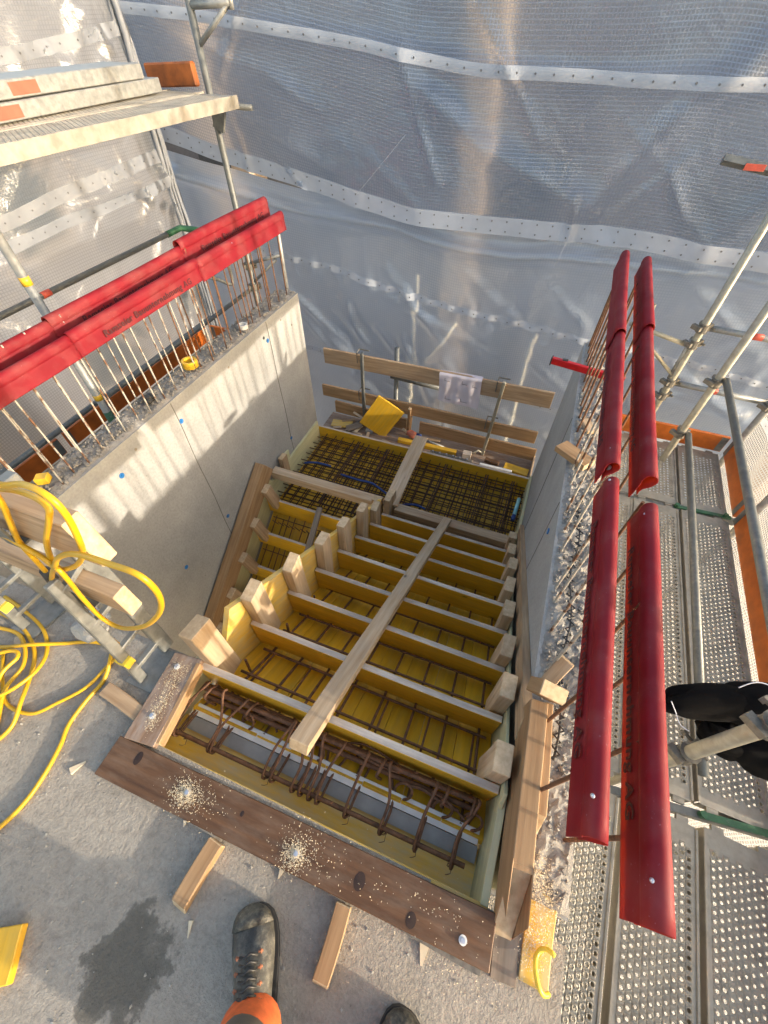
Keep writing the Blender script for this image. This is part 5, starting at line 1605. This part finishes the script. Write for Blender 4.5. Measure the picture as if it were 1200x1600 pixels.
h2 = thing('backdrop_building', 'added dark building that dims the left tarpaulin from behind', 'building', (-14, 2, -9.4))  # made-up block, added to lower the brightness behind the left sheet
mb = MB(); mb.box((-15, 1, -3.4), (8, 26, 12.0)); build(mb, 'wall', 'facade', h2)
for r in range(3):
    for k in range(6):
        y = -9 + k * 3.9; z = -7.0 + r * 3.1
        mb = MB(); mb.box((-10.985, y, z), (.03, 1.5, 1.7)); w = build(mb, 'window', 'warm_render', h2)
        mb = MB(); mb.box((-10.962, y, z), (.012, 1.3, 1.5)); build(mb, 'pane', 'window', w)

# ------------------------------------------------------------------ the person standing at the slab edge
ps = thing('person', 'person in orange work trousers and dark laced safety boots standing at the brown plank', 'person', (-.02, -.45, 0))
J = [((-.02, -.52, .96), (.15, .11)), ((-.02, -.51, 1.12), (.15, .105)), ((-.02, -.50, 1.32), (.165, .11)), ((-.02, -.49, 1.47), (.13, .09)), ((-.02, -.47, 1.55), (.055, .055)), ((-.02, -.44, 1.64), (.06, .07)), ((-.02, -.43, 1.74), (.075, .095)), ((-.02, -.43, 1.82), (.05, .06)),
     ((-.11, -.53, .88), (.09, .10)), ((-.135, -.50, .50), (.062, .066)), ((-.128, -.44, .10), (.045, .05)),
     ((.07, -.53, .88), (.09, .10)), ((.11, -.52, .50), (.062, .066)), ((.135, -.50, .10), (.045, .05)),
     ((-.20, -.49, 1.45), (.055, .055)), ((-.27, -.42, 1.22), (.042, .042)), ((-.16, -.20, 1.38), (.033, .033)), ((-.12, -.14, 1.45), (.03, .04)),
     ((.16, -.49, 1.45), (.055, .055)), ((.23, -.42, 1.22), (.042, .042)), ((.12, -.20, 1.38), (.033, .033)), ((.08, -.14, 1.45), (.03, .04))]
E_ = [(0, 1), (1, 2), (2, 3), (3, 4), (4, 5), (5, 6), (6, 7), (0, 8), (8, 9), (9, 10), (0, 11), (11, 12), (12, 13), (3, 14), (14, 15), (15, 16), (16, 17), (3, 18), (18, 19), (19, 20), (20, 21)]
me = bpy.data.meshes.new('body')
org = Vector((-.02, -.45, 0))
me.from_pydata([tuple(Vector(j[0]) - org) for j in J], E_, [])
bod = bpy.data.objects.new('body', me); COL.objects.link(bod)
sk = bod.modifiers.new('skin', 'SKIN'); sk.use_smooth_shade = True
if not me.skin_vertices: me.skin_vertices.new(name='')
for i, j in enumerate(J):
    me.skin_vertices[0].data[i].radius = j[1]
me.skin_vertices[0].data[0].use_root = True
ss = bod.modifiers.new('sub', 'SUBSURF'); ss.levels = 2; ss.render_levels = 2
def body_mat():
    m, nt, b = new_mat('work_clothes')
    tc = nt.nodes.new('ShaderNodeTexCoord'); sx = nt.nodes.new('ShaderNodeSeparateXYZ')
    nt.links.new(tc.outputs['Object'], sx.inputs[0])
    mr = nt.nodes.new('ShaderNodeMath'); mr.operation = 'DIVIDE'; mr.inputs[1].default_value = 2.0
    nt.links.new(sx.outputs[2], mr.inputs[0])
    r = nt.nodes.new('ShaderNodeValToRGB'); r.color_ramp.interpolation = 'CONSTANT'
    st = [(0, (.72, .13, .03)), (.14, (.13, .115, .09)), (.17, (.72, .13, .03)), (.49, (.03, .03, .035)), (.775, (.42, .25, .18)), (.885, (.05, .03, .02))]
    el = r.color_ramp.elements
    while len(el) < len(st): el.new(.5)
    for e, (p, c) in zip(el, st): e.position = p; e.color = (*c, 1)
    nt.links.new(mr.outputs[0], r.inputs[0]); nt.links.new(r.outputs[0], b.inputs['Base Color'])
    b.inputs['Roughness'].default_value = .8
    bump(nt, b, noise_t(nt, tc.outputs['Object'], 14, 4), .4, .02)
    return m
me.materials.append(body_mat())
bod.location = org; put(bod, ps)

def boot(toe_p, heel_p, parent):
    toe_v = Vector((toe_p[0], toe_p[1], 0)); heel = Vector((heel_p[0], heel_p[1], 0))
    d = (toe_v - heel).normalized(); s = Vector((d.y, -d.x, 0)); L = (toe_v - heel).length
    def P(a, b, z): return heel + d * (a * L) + s * b + Vector((0, 0, z))
    # sections along the foot: position, half width, top height, centre shift
    secs = [(0.0, .022, .075, 0), (.03, .032, .10, 0), (.12, .038, .125, 0), (.25, .040, .135, 0), (.36, .042, .125, 0), (.46, .045, .112, .001), (.56, .049, .098, .003), (.66, .053, .086, .004), (.76, .055, .076, .004), (.85, .053, .067, .003), (.92, .046, .058, .001), (.965, .034, .047, -.001), (.992, .018, .036, -.002), (1.0, .005, .028, -.002)]
    def ring(a, w, h, c, z0, grow=0):
        pts = []
        for k in range(20):
            t = 2 * math.pi * k / 20
            cx = math.cos(t); sy = math.sin(t)
            x = c + (w + grow) * (abs(cx) ** .8) * (1 if cx > 0 else -1)
            zm = (z0 + h) / 2; zh = (h - z0) / 2
            z = zm + zh * (abs(sy) ** .75) * (1 if sy > 0 else -1)
            if sy > 0: x = c + (x - c) * (1 - .28 * sy)
            pts.append(P(a, x, z))
        return pts
    mb = MB(); mb.loft([ring(a, w, h, c, .018) for a, w, h, c in secs]); up = build(mb, 'boot', 'leather', parent, True)
    mb = MB()
    rings = [[P(a, c + (w + .004) * q[0], z) for q, z in (((-1, 0), .0), ((1, 0), .0), ((1.02, 0), .012), ((1, 0), .026), ((-1, 0), .026), ((-1.02, 0), .012))] for a, w, h, c in secs]
    mb.loft(rings); build(mb, 'sole', 'rubber', up)
    mb = MB(); mb.loft([ring(a, w, h, c, .024, .0018) for a, w, h, c in [(q[0] * 1.002, q[1], q[2] + .0022, q[3]) for q in secs if q[0] > .80]]); build(mb, 'toe_cap', 'toe', up, True)
    # tongue, laces and hooks
    mb = MB(); tg = []
    for k in range(9):
        t = k / 8; a = .64 - .30 * t; h = .090 + .046 * t
        tg.append([P(a, -.017, h), P(a, -.010, h + .008), P(a, .010, h + .008), P(a, .017, h)])
    n0 = [mb.add(r) for r in tg]
    for a, b in zip(n0[:-1], n0[1:]):
        for k in range(3): mb.face((a + k, a + k + 1, b + k + 1, b + k))
    build(mb, 'tongue', 'leather', up, True)
    for k in range(9):
        a = .70 - .042 * k; h = .093 + .0066 * k
        mb = MB(); mb.tube([P(a, -.022, h - .008), P(a - .012, -.008, h + .004), P(a + .008, .006, h + .005), P(a - .015, .022, h - .006)], .0028, 6); build(mb, 'lace', 'dark', up, True)
        for sd in (-1, 1):
            if k % 2 == 0:
                mb = MB(); mb.tube([P(a, sd * .024, h - .008), P(a, sd * .034, h - .014)], .0026, 5); mb.tube([P(a + .015, sd * .030, h - .010), P(a - .015, sd * .030, h - .010)], .002, 5); build(mb, 'lace_hook', 'lace', up, True)
    return up
boot((-.302, -.222), (-.125, -.478), ps)
boot((.162, -.252), (.135, -.56), ps)
def cuff(c, top, r0, r1, parent):
    c = Vector(c); top = Vector(top); mb = MB(); rings = []
    n = 28
    for k in range(11):
        t = k / 10; p = c.lerp(top, t)
        rr = r0 + (r1 - r0) * t
        rings.append([p + Vector(((rr * (1 + .05 * math.sin(3 * a + t * 5) + .03 * math.sin(7 * a))) * math.cos(a), (rr * 1.12 * (1 + .05 * math.cos(2 * a + t * 3))) * math.sin(a), .006 * math.sin(4 * a) * (1 - t) - .02 * math.sin(a) * (1 - t))) for a in [2 * math.pi * j / n for j in range(n)]])
    mb.loft(rings[0:4], False); o1 = build(mb, 'trouser_hem', 'hivis', parent, True)
    mb = MB(); mb.loft(rings[3:7], False); build(mb, 'reflective_stripe', 'stripe', parent, True)
    mb = MB(); mb.loft(rings[6:], False); build(mb, 'trouser_leg', 'hivis', parent, True)
cuff((-.172, -.412, .11), (-.135, -.49, .42), .070, .088, ps)
cuff((.137, -.50, .105), (.12, -.52, .42), .070, .088, ps)
